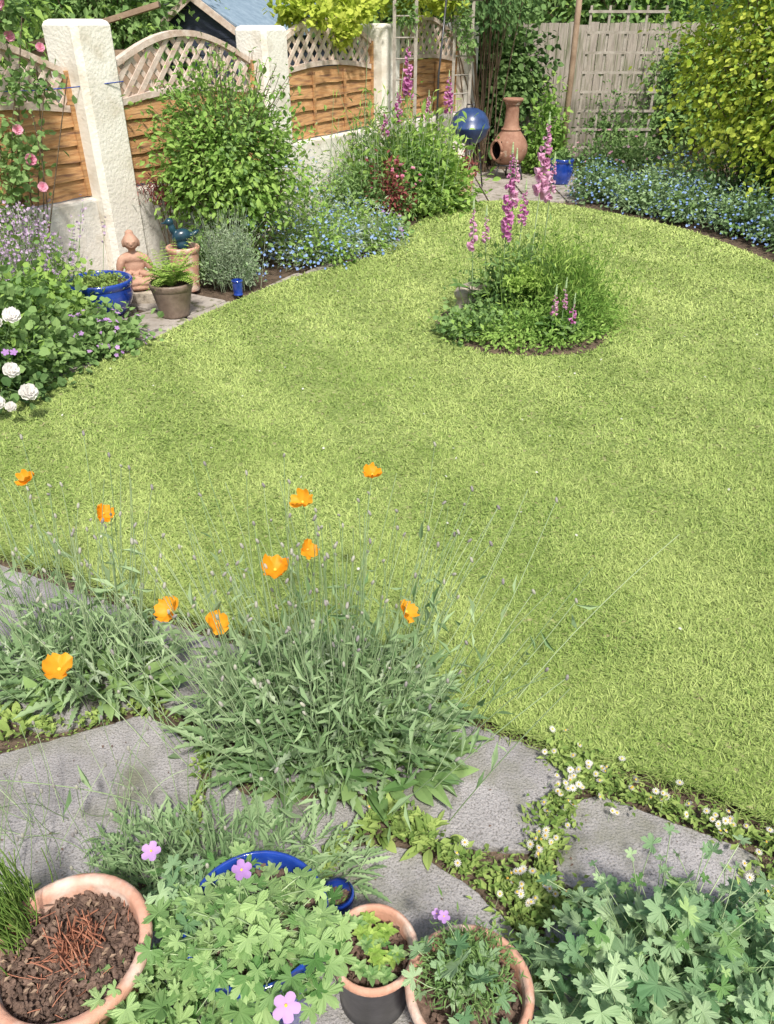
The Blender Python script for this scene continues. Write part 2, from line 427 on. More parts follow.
def grassband(y0, y1, dens, w, l):
    x0 = -min(4.0, .62 * y1 + .9); x1 = min(4.0, .62 * y1 + .9)
    n = int((x1 - x0) * (y1 - y0) * dens)
    P = np.c_[rng.uniform(x0, x1, n), rng.uniform(y0, y1, n)]
    P = P[np.abs(P[:, 0]) < .60 * P[:, 1] + .5]
    P = P[inpoly(P, lawnpoly)]
    an = np.arctan2(P[:, 1] - IS[1], P[:, 0] - IS[0])
    P = P[np.hypot(P[:, 0] - IS[0], P[:, 1] - IS[1]) > IR + .01 + .02 * np.sin(an * 5)]
    x, y = P[:, 0], P[:, 1]; n = len(P)
    q = x * .9 + y * .43
    pat = .5 + .06 * np.sin(3.1 * x + 1.3 * y) + .06 * np.sin(1.7 * y - 2.3 * x + 2) + .10 * np.sin(5 * x + 3 * np.sin(2 * y)) * np.sin(4.2 * y + 1) + .12 * np.sin(15 * x + 5 * y + 2 * np.sin(7 * y)) * np.sin(11 * y + 3 * np.sin(5 * x)) + .09 * np.sin(37 * x + 9 * np.sin(9 * y)) * np.sin(31 * y + 5 * np.sin(12 * x)) + .06 * np.tanh(3 * np.sin(q * 7.5))
    keep = rng.random(n) < .6 + .5 * pat
    P = P[keep]; pat = pat[keep]; q = q[keep]; n = len(P)
    st = np.sign(np.sin(q * 7.5))
    d = np.c_[rng.normal(size=(n, 1)) * .9, rng.normal(size=(n, 1)) * .9 + .25 * st[:, None], .25 + .5 * rng.random((n, 1))]
    up = np.c_[rng.normal(size=(n, 2)) * .25, np.ones(n)]
    L_ = l * (.5 + .9 * rng.random(n)) * (.75 + .5 * pat)
    sc = np.c_[w * (.6 + .8 * rng.random(n)), L_, L_]
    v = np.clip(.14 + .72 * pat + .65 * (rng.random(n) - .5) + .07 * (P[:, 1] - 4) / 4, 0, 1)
    lawn.inst(BLADE, np.c_[P, np.full(n, .004)], frames(d, up), sc, M_grass, v)
grassband(1.0, 2.6, 34000, .0032, .027)
grassband(2.6, 3.4, 22000, .0038, .026)
grassband(3.4, 4.8, 12500, .0050, .026)
grassband(4.8, 7.0, 6500, .0070, .027)
grassband(7.0, 10.0, 3200, .010, .030)
fe = front[rng.integers(0, len(front), 7000)] + rng.normal(size=(7000, 2)) * [.02, .016]
d = np.c_[rng.normal(size=(7000, 1)) * .6, -np.abs(rng.normal(size=(7000, 1))) * .7, .4 + .5 * rng.random(7000)]
lawn.inst(BLADE, np.c_[fe, np.full(7000, 0.)], frames(d, np.tile([0, 0, 1.], (7000, 1))), np.c_[np.full(7000, .0034), .04 * (.5 + rng.random(7000)), .04 * np.ones(7000)], M_grass)
P = np.c_[rng.uniform(-2, 3, 90), rng.uniform(1.6, 6, 90)]; P = P[inpoly(P, lawnpoly)]
lawn.inst(DAISY, np.c_[P, np.full(len(P), .025)], nframes(np.tile([0, 0, 1.], (len(P), 1)) + rng.normal(size=(len(P), 3)) * .3), .007, F_white)
pc = np.c_[rng.uniform(-2, 3, 110), rng.uniform(1.5, 6, 110)]
P = pc[rng.integers(0, 110, 11000)] + rng.normal(size=(11000, 2)) * .08; P = P[inpoly(P, lawnpoly)]; n = len(P)
lawn.inst(LEAF, np.c_[P, .012 + .01 * rng.random(n)], frames(np.c_[rng.normal(size=(n, 2)), .2 * np.ones(n)], np.tile([0, 0, 1.], (n, 1))), .014 * (.6 + .6 * rng.random(n)), L_moss)
lawn.build()

# ------------------------------------------------------------------ paving
def slab(mb, poly, z=0.0, mat=M_slab, th=.035, rnd=.02):
    P = np.array(poly, float)
    for _ in range(2):
        Q = []
        for i in range(len(P)):
            a, b = P[i], P[(i + 1) % len(P)]
            L_ = np.linalg.norm(b - a); q = min(.25, rnd / max(L_, 1e-6))
            Q += [a + (b - a) * q, b + (a - b) * q]
        P = np.array(Q)
    Q = []
    for i in range(len(P)):
        a, b = P[i], P[(i + 1) % len(P)]
        m = max(1, int(np.linalg.norm(b - a) / .02))
        for j in range(m): Q.append(a + (b - a) * j / m + rng.normal(size=2) * .0022)
    P = np.array(Q); c = P.mean(0); n = len(P)
    dd = norm(c - P)
    tx, ty = rng.normal(size=2) * .006
    def lay(Pq, z): return np.c_[Pq, z + (Pq[:, 0] - c[0]) * tx + (Pq[:, 1] - c[1]) * ty]
    V = np.vstack([lay(P, z - th), lay(P, z - .005), lay(P + dd * .001, z - .0015), lay(P + dd * .004, z)])
    ar = np.sum(P[:, 0] * np.roll(P[:, 1], -1) - np.roll(P[:, 0], -1) * P[:, 1])
    F = []
    for r in range(3):
        for j in range(n):
            f = (r * n + j, r * n + (j + 1) % n, r * n + n + (j + 1) % n, r * n + n + j)
            F.append(f if ar > 0 else f[::-1])
    top = np.arange(3 * n, 4 * n) if ar > 0 else np.arange(3 * n, 4 * n)[::-1]
    mb.add(V, [np.array(F), top[None]], mat, rng.random())
pv = MB('patio')
pv.add([(-3.2, -.5, -.016), (3.6, -.5, -.016), (3.6, .07, -.016), (-3.2, 3.28, -.016)], [(0, 1, 2, 3)], M_soil)
slabs = [
 [(.08, 1.71), (.30, 1.605), (.52, 1.50), (.53, 1.42), (.38, 1.20), (.14, 1.22), (.0, 1.36), (.0, 1.72)],
 [(.46, 1.32), (.58, 1.38), (.95, 1.19), (.92, 1.01), (.56, 1.04), (.42, 1.12)],
 [(-.14, 1.22), (.05, 1.22), (.22, 1.10), (.33, .96), (.33, .45), (-.17, .45), (-.2, .97)],
 [(.37, 1.03), (.56, 1.01), (.90, .98), (.88, .45), (.36, .45)],
 [(-1.16, 1.50), (-.74, 1.67), (-.53, 1.52), (-.53, 1.13), (-1.13, 1.07)],
 [(-1.58, 2.47), (-.90, 2.15), (-.75, 1.72), (-1.02, 1.59), (-1.26, 1.69)],
 [(-.85, 2.13), (-.40, 1.92), (-.40, 1.56), (-.71, 1.71)],
 [(-.37, 1.90), (.05, 1.70), (-.01, 1.39), (-.37, 1.40)],
 [(-.50, 1.52), (-.40, 1.37), (-.04, 1.35), (-.09, 1.25), (-.2, 1.06), (-.5, 1.09)],
 [(-1.12, 1.04), (-.54, 1.05), (-.23, 1.02), (-.2, .45), (-1.12, .45)],
 [(-1.62, 2.45), (-1.29, 1.68), (-1.19, 1.48), (-1.15, 1.07), (-1.9, 1.2), (-2.35, 2.8)],
 [(.98, 1.18), (1.6, .89), (1.6, .4), (.92, .45), (.95, 1.0)],
 [(-1.15, 1.03), (-1.15, .4), (-2.2, .4), (-1.95, 1.15)],
 [(1.64, .86), (2.2, .58), (2.2, 0), (1.64, .2)]]
for s_ in slabs: slab(pv, s_, z=rng.normal() * .0015)
pv.build()
sp = MB('side_path')
base = np.array([-2.75, 4.1]); dv = np.array([.5145, .8575]); nv_ = np.array([.8575, -.5145])
for i in range(8):
    for j in range(3):
        if i >= 5 and j > 0: continue
        a = base + dv * (i * .46) - nv_ * (j * .40) + nv_ * .42 + rng.normal(size=2) * .01
        q = [a, a + dv * .43, a + dv * .43 + nv_ * .37, a + nv_ * .37]
        slab(sp, [x + rng.normal(size=2) * .02 for x in q], z=-.004, mat=M_path)
sp.build()
bp_ = MB('back_paving')
for i in range(5):
    for j in range(5):
        a = np.array([.75 + i * .47, 9.75 + j * .47])
        slab(bp_, [a, a + [.45, 0], a + [.45, .45], a + [0, .45]], z=-.006, mat=M_path)
bp_.build()

# ------------------------------------------------------------------ white wall + fence panels
RZ = math.atan2(.8575, .5145)
W0 = (-2.25, 6.6, 0)
gw = MB('garden_wall')
for i, s_ in enumerate((-4.2, -2.1, 0, 2.1, 4.2, 6.3)):
    box(gw, s_ - .185, s_ + .185, -.185, .185, -.04, 1.80 + rng.normal() * .012, M_wall, .04)
for i, s_ in enumerate((-4.2, -2.1, 0, 2.1, 4.2)):
    h = .64 if s_ < 2 else .76
    box(gw, s_ + .183, s_ + 2.1 - .183, -.10, .10, -.04, h, M_wall, .02)
o = gw.build(); o.location = W0; o.rotation_euler = (0, 0, RZ)
def fence_panel(s0, zb):
    m = MB('fence_panel')
    w = 1.73; zt = zb + .60
    arch = lambda x: zt + .25 + .24 * math.sin(math.pi * x / w)
    low = lambda x: zt + .02 + .07 * math.sin(math.pi * x / w)
    nb = 5; bh = .150
    for i in range(nb):
        z0 = zb + .015 + i * .120
        n = 26; V = []
        xs = np.linspace(.03, w - .03, n); e = .006 * np.sin(xs * 4 + i * 2 + s0) + .003 * np.sin(xs * 13 + i) + rng.normal(size=n) * .0015
        for x, ee in zip(xs, e):
            V += [(x, -.030, z0 + ee), (x, -.016, z0 + ee), (x, .008, z0 + bh), (x, -.004, z0 + bh)]
        F = []
        for k in range(n - 1):
            a = k * 4; b = a + 4
            F += [(a, b, b + 3, a + 3), (a + 1, a, b, b + 1)[::-1], (a + 2, b + 2, b + 1, a + 1), (a + 3, b + 3, b + 2, a + 2)]
        m.add(V, F, M_orange, rng.random())
    box(m, 0, .035, -.04, .03, zb + .01, zt + .26, M_orange); box(m, w - .035, w, -.04, .03, zb + .01, zt + .26, M_orange)
    for xx in (.33, .66): box(m, w * xx - .018, w * xx + .018, -.044, -.031, zb + .02, zt + .01, M_orange)
    for fn, hh in ((arch, .032), (low, .032)):
        n = 30; V = []; xs = np.linspace(.036, w - .036, n)
        for x in xs:
            z = fn(x); V += [(x, -.032, z - hh), (x, .028, z - hh), (x, .028, z + hh * .4), (x, -.032, z + hh * .4)]
        F = []
        for k in range(n - 1):
            a = k * 4; b = a + 4
            for q in range(4): F.append((a + q, a + (q + 1) % 4, b + (q + 1) % 4, b + q)[::-1])
        m.add(V, F, M_pale, .7)
    for sgn, yy in ((1, -.012), (-1, .002)):
        for c in np.arange(-2.5, 4.5, .150):
            ts = np.linspace(.03, w - .03, 240)
            zz = (zt + .1) + sgn * (ts - c) * 1.0
            ok = [(zz[q] < arch(ts[q]) - .01) and (zz[q] > low(ts[q]) - .005) for q in range(240)]
            ids = np.where(ok)[0]
            if len(ids) < 3: continue
            x0, x1, z0, z1 = ts[ids[0]], ts[ids[-1]], zz[ids[0]], zz[ids[-1]]
            hw = .021; nx, nz = -sgn * .707 * hw, .707 * hw
            V = [(x0 - nx, yy, z0 - nz), (x1 - nx, yy, z1 - nz), (x1 + nx, yy, z1 + nz), (x0 + nx, yy, z0 + nz)]
            V += [(x, y + .010, z) for x, y, z in V]
            m.add(V, [(0, 1, 2, 3), (7, 6, 5, 4), (0, 4, 5, 1), (1, 5, 6, 2), (2, 6, 7, 3), (3, 7, 4, 0)], M_pale, rng.random())
    o = m.build(); o.rotation_euler = (0, 0, RZ)
    o.location = (W0[0] + .5145 * (s0 + .185), W0[1] + .8575 * (s0 + .185), 0)
for s_, zb in ((-4.2, .64), (-2.1, .64), (0, .64), (2.1, .76), (4.2, .76)): fence_panel(s_, zb)
m = MB('clothes_line')
t = np.linspace(0, 1, 14)[:, None]
pts = (1 - t) * np.array([-3.4, 5.2, 1.52]) + t * np.array([-1.98, 6.62, 1.42]); pts[:, 2] -= .07 * np.sin(np.pi * t[:, 0])
tube(m, pts, .004, M_blue, 5); m.build()

bf = MB('back_fence')
x = 1.3
while x < 7.5:
    w = .145
    h = 1.78 + rng.normal() * .012
    y = 13.0 + (rng.integers(0, 2)) * .012
    box(bf, x, x + w - .008, y, y + .018, 0, h, M_grey); x += w
for z in (.35, 1.0, 1.6): box(bf, 1.3, 7.5, 13.035, 13.08, z, z + .08, M_grey)
bf.build()
tr = MB('garden_trellis')
for i in range(5): box(tr, 2.70 + i * .25, 2.732 + i * .25, 12.2, 12.215, .15, 1.98, M_greyp)
for j in range(8): box(tr, 2.68, 3.76, 12.183, 12.198, .25 + j * .235, .282 + j * .235, M_greyp)
cloud(tr, (3.3, 12.2, .6), (.5, .1, .5), 500, .06, LEAF, L_mid, 18, .25)
cloud(tr, (3.7, 12.2, 1.4), (.2, .1, .5), 260, .06, LEAF, L_mid, 12, .25)
tr.build()
po = MB('wooden_post')
tube(po, [(2.47, 11.9, -.05), (2.48, 11.9, 1.2), (2.47, 11.9, 2.9)], [.042, .04, .038], M_brownwood, 10)
po.build()
ar = MB('garden_arch')
for (x, y) in ((.08, 9.85), (.32, 10.0), (.80, 10.7), (1.02, 10.85)):
    box(ar, x - .018, x + .018, y - .018, y + .018, 0, 2.0, M_greyp)
for (xa, ya, xb, yb) in ((.08, 9.85, .32, 10.0), (.80, 10.7, 1.02, 10.85)):
    for z in np.arange(.25, 2.0, .2):
        tube(ar, [(xa, ya, z), (xb, yb, z)], .009, M_greyp, 6)
for (xa, ya, xb, yb) in ((.08, 9.85, .80, 10.7), (.32, 10.0, 1.02, 10.85)):
    tube(ar, [(xa - .1, ya - .12, 2.02), (xb + .1, yb + .12, 2.02)], .02, M_greyp, 6)
tube(ar, [(.55, 9.6, 0), (.56, 9.6, 1.3), (.62, 9.65, 2.0)], .012, M_black, 6)
for c in ((.90, 10.75, 1.62), (.85, 10.7, 1.85), (.2, 9.93, 1.9)):
    cloud(ar, c, (.14, .14, .2), 170, .06, LEAF, L_mid, 10, .3)
ar.build()
sh = empty('garden_shed', (-3.3, 16, 0), math.radians(-22))
m = MB('walls')
w, l, he, hr = .95, 2.4, 1.62, 2.16
V = [(-w, 0, -.5), (w, 0, -.5), (w, 0, he), (0, 0, hr), (-w, 0, he)]; V += [(x, l, z) for x, y, z in V]
m.add(V, [np.array([(0, 1, 2, 3, 4), (9, 8, 7, 6, 5)]), np.array([(1, 6, 7, 2), (5, 0, 4, 9)])], M_shed)
for i in range(18):
    z = -.4 + i * .13
    if z < he - .05: box(m, -w - .004, w + .004, -.014, -.002, z, z + .118, M_shed)
m.build(sh)
m = MB('roof')
for sg in (-1, 1):
    e = 1.14
    V = [(0, -.15, hr + .03), (sg * w * e, -.15, he - .04), (sg * w * e, l + .15, he - .04), (0, l + .15, hr + .03)]
    V += [(x, y, z + .04) for x, y, z in V]
    m.add(V, [(0, 1, 2, 3), (4, 5, 6, 7), (0, 1, 5, 4), (1, 2, 6, 5), (2, 3, 7, 6)], M_roof)
m.build(sh)
m = MB('bargeboards')
for sg in (-1, 1):
    V = [(0, -.17, hr - .06), (sg * w * 1.15, -.17, he - .18), (sg * w * 1.15, -.17, he - .06), (0, -.17, hr + .07)]
    V += [(x, y - .02, z) for x, y, z in V]
    m.add(V, [(0, 1, 2, 3), (7, 6, 5, 4), (3, 2, 6, 7), (0, 4, 5, 1)], M_pale)
m.build(sh)
sh = empty('garden_shed', (-1.9, 18.2, 0), math.radians(-10))
m = MB('walls'); box(m, -1.6, 1.6, 0, 2, -.5, 1.68, M_shed); m.build(sh)
m = MB('roof')
V = [(-1.8, -.25, 1.66), (1.8, -.25, 1.66), (1.8, 1.0, 2.5), (-1.8, 1.0, 2.5), (-1.8, 2.2, 1.66), (1.8, 2.2, 1.66)]
m.add(V, [(0, 1, 2, 3), (3, 2, 5, 4)], M_roof); m.build(sh)
sh = empty('wooden_lean_to', (-4.3, 13.2, 0), math.radians(12))
m = MB('roof')
V = [(-1, 0, 1.45), (1.0, 0, 1.98), (1.0, .9, 1.98), (-1, .9, 1.45)]; V += [(x, y, z + .07) for x, y, z in V]
m.add(V, [(0, 3, 2, 1), (4, 5, 6, 7), (0, 1, 5, 4), (2, 3, 7, 6), (1, 2, 6, 5), (3, 0, 4, 7)], M_brownwood); m.build(sh)
m = MB('walls'); box(m, -.9, .9, .1, .8, -.3, 1.44, M_brownwood); m.build(sh)

# ------------------------------------------------------------------ trees & background foliage
def tree(name, x, y, h, r, n, size, mat, T=LEAF, clumps=40, zc=None, lean=0, tr_=.08, spread=.2, extra=None, droop=.2):
    m = MB(name)
    zc = zc or h - r[2]
    tube(m, [(x, y, -.1), (x + lean * .3, y, zc * .5), (x + lean, y, zc)], [tr_, tr_ * .8, tr_ * .5], M_twig, 8)
    cloud(m, (x + lean, y, zc), r, n, size, T, mat, clumps, spread, twig=M_twig, tw=tr_ * .16, base=(x + lean * .4, y, zc * .45), droop=droop)
    if extra: cloud(m, (x + lean, y, zc), np.array(r) * .95, n // 3, size, T, extra, clumps, spread)
    return m.build()
tree('tree', -6.3, 12.2, 4.2, (1.9, 1.0, 1.9), 5000, .14, L_bright, clumps=60)
tree('tree', -4.9, 15.8, 4.0, (1.5, 1.0, 1.9), 4500, .15, L_mid, clumps=60, extra=L_bright)
tree('tree', .9, 17.2, 5.2, (2.2, 1.2, 2.6), 6500, .17, L_mid, clumps=80, extra=L_gold)
tree('tree', 4.0, 16.5, 5.0, (2.4, 1.2, 2.6), 6500, .17, L_mid, clumps=80, extra=L_bright)
tree('tree', 8.0, 15.0, 5.0, (2.5, 1.2, 2.6), 5000, .17, L_mid, clumps=60, extra=L_bright)
tree('tree', -10.5, 14.5, 5.0, (2.8, 1.2, 2.6), 5000, .18, L_dark, clumps=60, extra=L_mid)
hd = MB('background_hedge')
for i in range(20):
    xx = -19 + i * 2.0
    cloud(hd, (xx, 21.5 + rng.normal() * .4, 1.5), (1.7, .8, 2.2), 1200, .26, LEAF, L_dark if i % 3 else L_mid, 24, .25, twig=M_twig, tw=.03)
hd.build()
gb = MB('golden_shrub')
for c, r, n, cl in (((4.25, 9.5, 1.75), (1.30, .9, 1.5), 15000, 90), ((4.45, 8.3, 1.15), (1.05, .7, 1.0), 9000, 60), ((5.0, 7.9, 2.1), (1.2, .8, 1.3), 6000, 50)):
    cloud(gb, c, r, n, .052, ROUND, L_gold, cl, .16, twig=M_twig, tw=.010, droop=.3)
    cloud(gb, c, np.array(r) * .97, n // 3, .052, LEAF, L_bright, cl, .17)
gb.build()
dm = MB('evergreen_shrub')
cloud(dm, (4.3, 9.0, .1), (1.1, .7, .6), 4500, .055, LEAF, L_dark, 40, .22, hemi=True, twig=M_twig)
cloud(dm, (4.4, 7.9, .1), (.6, .6, .5), 2500, .045, LEAF, L_dark, 30, .22, hemi=True, twig=M_twig)
dm.build()
iv = MB('ivy')
cloud(iv, (1.55, 12.6, 1.1), (.75, .25, 1.1), 4500, .08, ROUND, L_dark, 50, .2, twig=M_twig, droop=.5)
cloud(iv, (1.55, 12.5, 1.3), (.65, .25, .8), 1500, .07, ROUND, L_mid, 30, .2)
cloud(iv, (3.6, 12.6, .4), (.8, .2, .35), 1200, .07, ROUND, L_mid, 30, .2, twig=M_twig, droop=.5)
cloud(iv, (4.7, 12.7, 1.0), (.8, .2, .9), 2500, .07, ROUND, L_mid, 30, .2, twig=M_twig, droop=.5)
iv.build()
hp = MB('golden_hop_climber')
for c, r in (((-.80, 9.05, 1.88), .26), ((-.42, 9.75, 1.92), .3), ((.15, 10.3, 2.04), .34), ((.6, 10.75, 2.08), .34), ((-.5, 9.5, 1.72), .16)):
    cloud(hp, c, (r, r, .15), int(2400 * r), .06, ROUND, L_gold, 14, .3)
hp_b = np.array([(-.30, 9.75, 0), (-.30, 9.78, 0), (.12, 9.95, 0)]); hp_t = np.array([(-.6, 9.3, 1.8), (-.2, 9.9, 1.9), (.3, 10.3, 2.05)])
stems(hp, hp_b, hp_t, .006, M_stem, .05, 10)
hp.build()
wi = MB('wisteria')
cloud(wi, (1.15, 11.6, 2.1), (.7, .5, .5), 1800, .08, LEAF, L_dark, 26, .25, twig=M_twig, tw=.012, base=(1.35, 11.9, 0), droop=.6)
wi.build()

# ------------------------------------------------------------------ left border
sb = MB('leafy_shrub')
cloud(sb, (-1.27, 6.75, .84), (.58, .46, .68), 8500, .048, LEAF2, L_bright, 80, .19, twig=M_twig, tw=.006, droop=.1)
cloud(sb, (-1.25, 6.75, .8), (.5, .4, .62), 2600, .046, LEAF2, L_mid, 40, .22)
n = 90; P1 = np.array([-1.25, 6.75, 1.0]) + norm(rng.normal(size=(n, 3)) + [0, 0, .8]) * [.70, .5, .66]
C = stems(sb, P1 * .4 + np.array([-1.25, 6.75, .7]) * .6, P1, .003, M_twig, .03)
for k in range(1, 6):
    sb.inst(LEAF2, C[:, k], frames(rng.normal(size=(n, 3)), np.tile([0, 0, 1.], (n, 1))), .050 * (.6 + .5 * rng.random(n)), L_bright)
sb.build()
mp_ = MB('red_maple')
cloud(mp_, (-1.80, 6.66, .66), (.20, .16, .10), 560, .045, NARROW, L_red, 12, .3, twig=M_twig, tw=.005, droop=.5)
mp_.build()
lv = MB('santolina_bush')
n = 110
P0 = np.c_[-1.22 + rng.normal(size=n) * .08, 6.2 + rng.normal(size=n) * .08, np.zeros(n)]
P1 = P0 + np.c_[rng.normal(size=(n, 2)) * .13, .32 + .30 * rng.random(n)]
stems(lv, P0, P1, .002, L_silver, .02)
cloud(lv, (-1.25, 6.22, .05), (.26, .2, .52), 3600, .030, SLIM, L_silver, 70, .16, hemi=True, upw=.2, jit=1.0)
cloud(lv, (-1.25, 6.22, .05), (.26, .2, .48), 1400, .030, LEAF, L_grey, 50, .16, hemi=True)
cloud(lv, (-1.5, 6.35, .05), (.12, .15, .35), 900, .035, LEAF, L_mid, 30, .2, hemi=True)
lv.build()
fm = MB('forget_me_nots')
for c, r in (((-.62, 7.0, 0), (.42, .38, .38)), ((-.28, 7.5, 0), (.42, .4, .38)), ((-.85, 7.6, 0), (.5, .4, .74))):
    cloud(fm, c, r, 2400, .045, SLIM, L_silver, 50, .2, hemi=True, twig=M_stem, tw=.003)
    cloud(fm, c, r, 1600, .045, LEAF, L_bright, 50, .2, hemi=True)
    dots(fm, c, r, 330, .012, FL5, F_blue)
dots(fm, (-1.0, 6.5, 0), (.3, .25, .5), 120, .010, FL5, F_blue)
fm.build()
bl = MB('border_perennials')
cloud(bl, (.18, 9.15, 0), (.72, .55, .9), 4500, .075, LEAF2, L_bright, 60, .2, hemi=True, twig=M_stem, tw=.004)
cloud(bl, (.0, 9.0, .1), (.7, .5, .9), 3500, .07, SLIM, L_mid, 60, .2, hemi=True)
cloud(bl, (.55, 9.2, 0), (.42, .35, .75), 2500, .055, LEAF, L_fern, 40, .2, hemi=True)
cloud(bl, (-.35, 8.5, 0), (.4, .35, .6), 2200, .055, LEAF, L_mid, 40, .2, hemi=True)
n = 90
P0 = np.c_[.1 + rng.normal(size=n) * .35, 9.1 + rng.normal(size=n) * .25, .3 * np.ones(n)]
P1 = P0 + np.c_[rng.normal(size=(n, 2)) * .12, .4 + .5 * rng.random(n)]
C = stems(bl, P0, P1, .004, M_stem, .03)
for k in (3, 4, 5): bl.inst(SLIM, C[:, k], frames(rng.normal(size=(n, 3)) + [0, 0, .4], rng.normal(size=(n, 3))), .09, L_fern)
bl.build()
rp = MB('red_leaved_plant')
cloud(rp, (.05, 8.5, .3), (.26, .2, .25), 600, .05, LEAF, L_red, 20, .25, twig=M_twig, tw=.004)
cloud(rp, (.05, 8.5, .2), (.3, .2, .25), 500, .05, LEAF, L_mid, 20, .25)
dots(rp, (.1, 8.5, .3), (.3, .2, .28), 16, .02, ROSE, F_pink)
rp.build()
vp = MB('violet_geraniums')
cloud(vp, (.0, 7.85, 0), (.18, .2, .18), 600, .04, ROUND, L_mid, 16, .25, hemi=True)
dots(vp, (.0, 7.85, 0), (.18, .2, .22), 26, .022, FL5, F_violet)
vp.build()
fx = MB('foxgloves')
foxglove(fx, .22, 9.3, 1.58, .42, F_mag, size=.06); foxglove(fx, .67, 9.5, 1.30, .32, F_mag, size=.055); foxglove(fx, .12, 9.1, 1.18, .28, F_mag, size=.05)
foxglove(fx, .45, 9.35, 1.12, .2, F_pale, size=.05); foxglove(fx, -.02, 9.0, 1.0, .2, F_mag, size=.045)
fx.build()
rb = MB('white_rose_bush')
cloud(rb, (-2.45, 4.45, 0), (.55, .55, .55), 4000, .05, ROUND, L_mid, 60, .22, hemi=True, twig=M_twig)
cloud(rb, (-2.27, 4.2, .0), (.42, .42, .36), 1800, .045, ROUND, L_dark, 40, .22, hemi=True)
cloud(rb, (-2.3, 4.25, .0), (.42, .42, .40), 1500, .045, LEAF, L_bright, 40, .22, hemi=True)
for p, s_ in (((-2.03, 4.08, .45), .05), ((-1.86, 3.70, .17), .05), ((-1.96, 3.78, .26), .045), ((-2.2, 4.25, .5), .04), ((-2.05, 3.72, .10), .045), ((-1.95, 3.66, .11), .03), ((-2.13, 4.1, .40), .04)):
    q = np.array([p]); rb.inst(ROSE, q, nframes(np.array([[.3 + .2 * rng.normal(), -.5, .8]])), s_, F_white, smooth=True)
    stems(rb, [(-2.35, 4.3, 0)], q, .003, M_stem)
for p in ((-1.98, 3.9, .32), (-2.05, 3.95, .3)):
    rb.inst(FL5, np.array([p]), nframes(np.array([[.2, -.6, .7]])), .022, F_violet)
rb.build()
gp = MB('hardy_geranium')
cloud(gp, (-1.98, 4.85, 0), (.34, .32, .20), 2200, .045, ROUND, L_mid, 40, .22, hemi=True)
cloud(gp, (-2.3, 5.0, 0), (.4, .36, .42), 2800, .045, ROUND, L_bright, 40, .22, hemi=True)
dots(gp, (-1.92, 4.85, 0), (.34, .3, .22), 90, .016, FL5, F_violet)
gp.build()
nl = MB('lilac_catmint')
n = 150
P0 = np.c_[-2.45 + rng.normal(size=n) * .12, 5.35 + rng.normal(size=n) * .14, .1 * np.ones(n)]
P1 = P0 + np.c_[rng.normal(size=(n, 2)) * .15, .28 + .42 * rng.random(n)]
stems(nl, P0, P1, .0025, M_stem, .02)
for k in range(8):
    f = 1 - k * .04
    nl.inst(FL4, P0 + (P1 - P0) * f + rng.normal(size=(n, 3)) * .012, nframes(rng.normal(size=(n, 3)) + [0, 0, .4]), .011, F_lilac)
cloud(nl, (-2.45, 5.4, 0), (.35, .3, .5), 2600, .05, SLIM, L_mid, 40, .25, hemi=True)
cloud(nl, (-2.55, 5.5, 0), (.35, .3, .6), 1200, .05, LEAF, L_bright, 30, .25, hemi=True)
nl.build()
cr = MB('climbing_rose')
for k in range(9):
    a = np.array([-2.62 + rng.normal() * .05, 5.75, 0]); b = np.array([-2.45 + rng.normal() * .14, 5.75 + rng.normal() * .15, 1.0 + rng.random() * 1.1])
    stems(cr, [a], [b], .006, M_twig, .08, 10)
for c, n in (((-2.42, 5.7, 1.9), 300), ((-2.35, 5.75, 1.45), 160), ((-2.5, 5.7, 1.0), 220), ((-2.42, 5.75, 1.2), 110), ((-2.6, 5.7, .7), 260)):
    cloud(cr, c, (.17, .17, .17), n, .045, ROUND, L_mid, 9, .35)
for p, s_ in (((-2.38, 5.6, 1.90), .055), ((-2.31, 5.6, 1.95), .045), ((-2.2, 5.7, 1.66), .03), ((-2.36, 5.65, 1.72), .035), ((-2.42, 5.6, 1.2), .035), ((-2.38, 5.6, 1.02), .04), ((-2.34, 5.6, .85), .035), ((-2.40, 5.65, 1.83), .045)):
    cr.inst(ROSE, np.array([p]), nframes(np.array([[.5, -.8, .3]])), s_, F_pink, smooth=True)
cr.build()

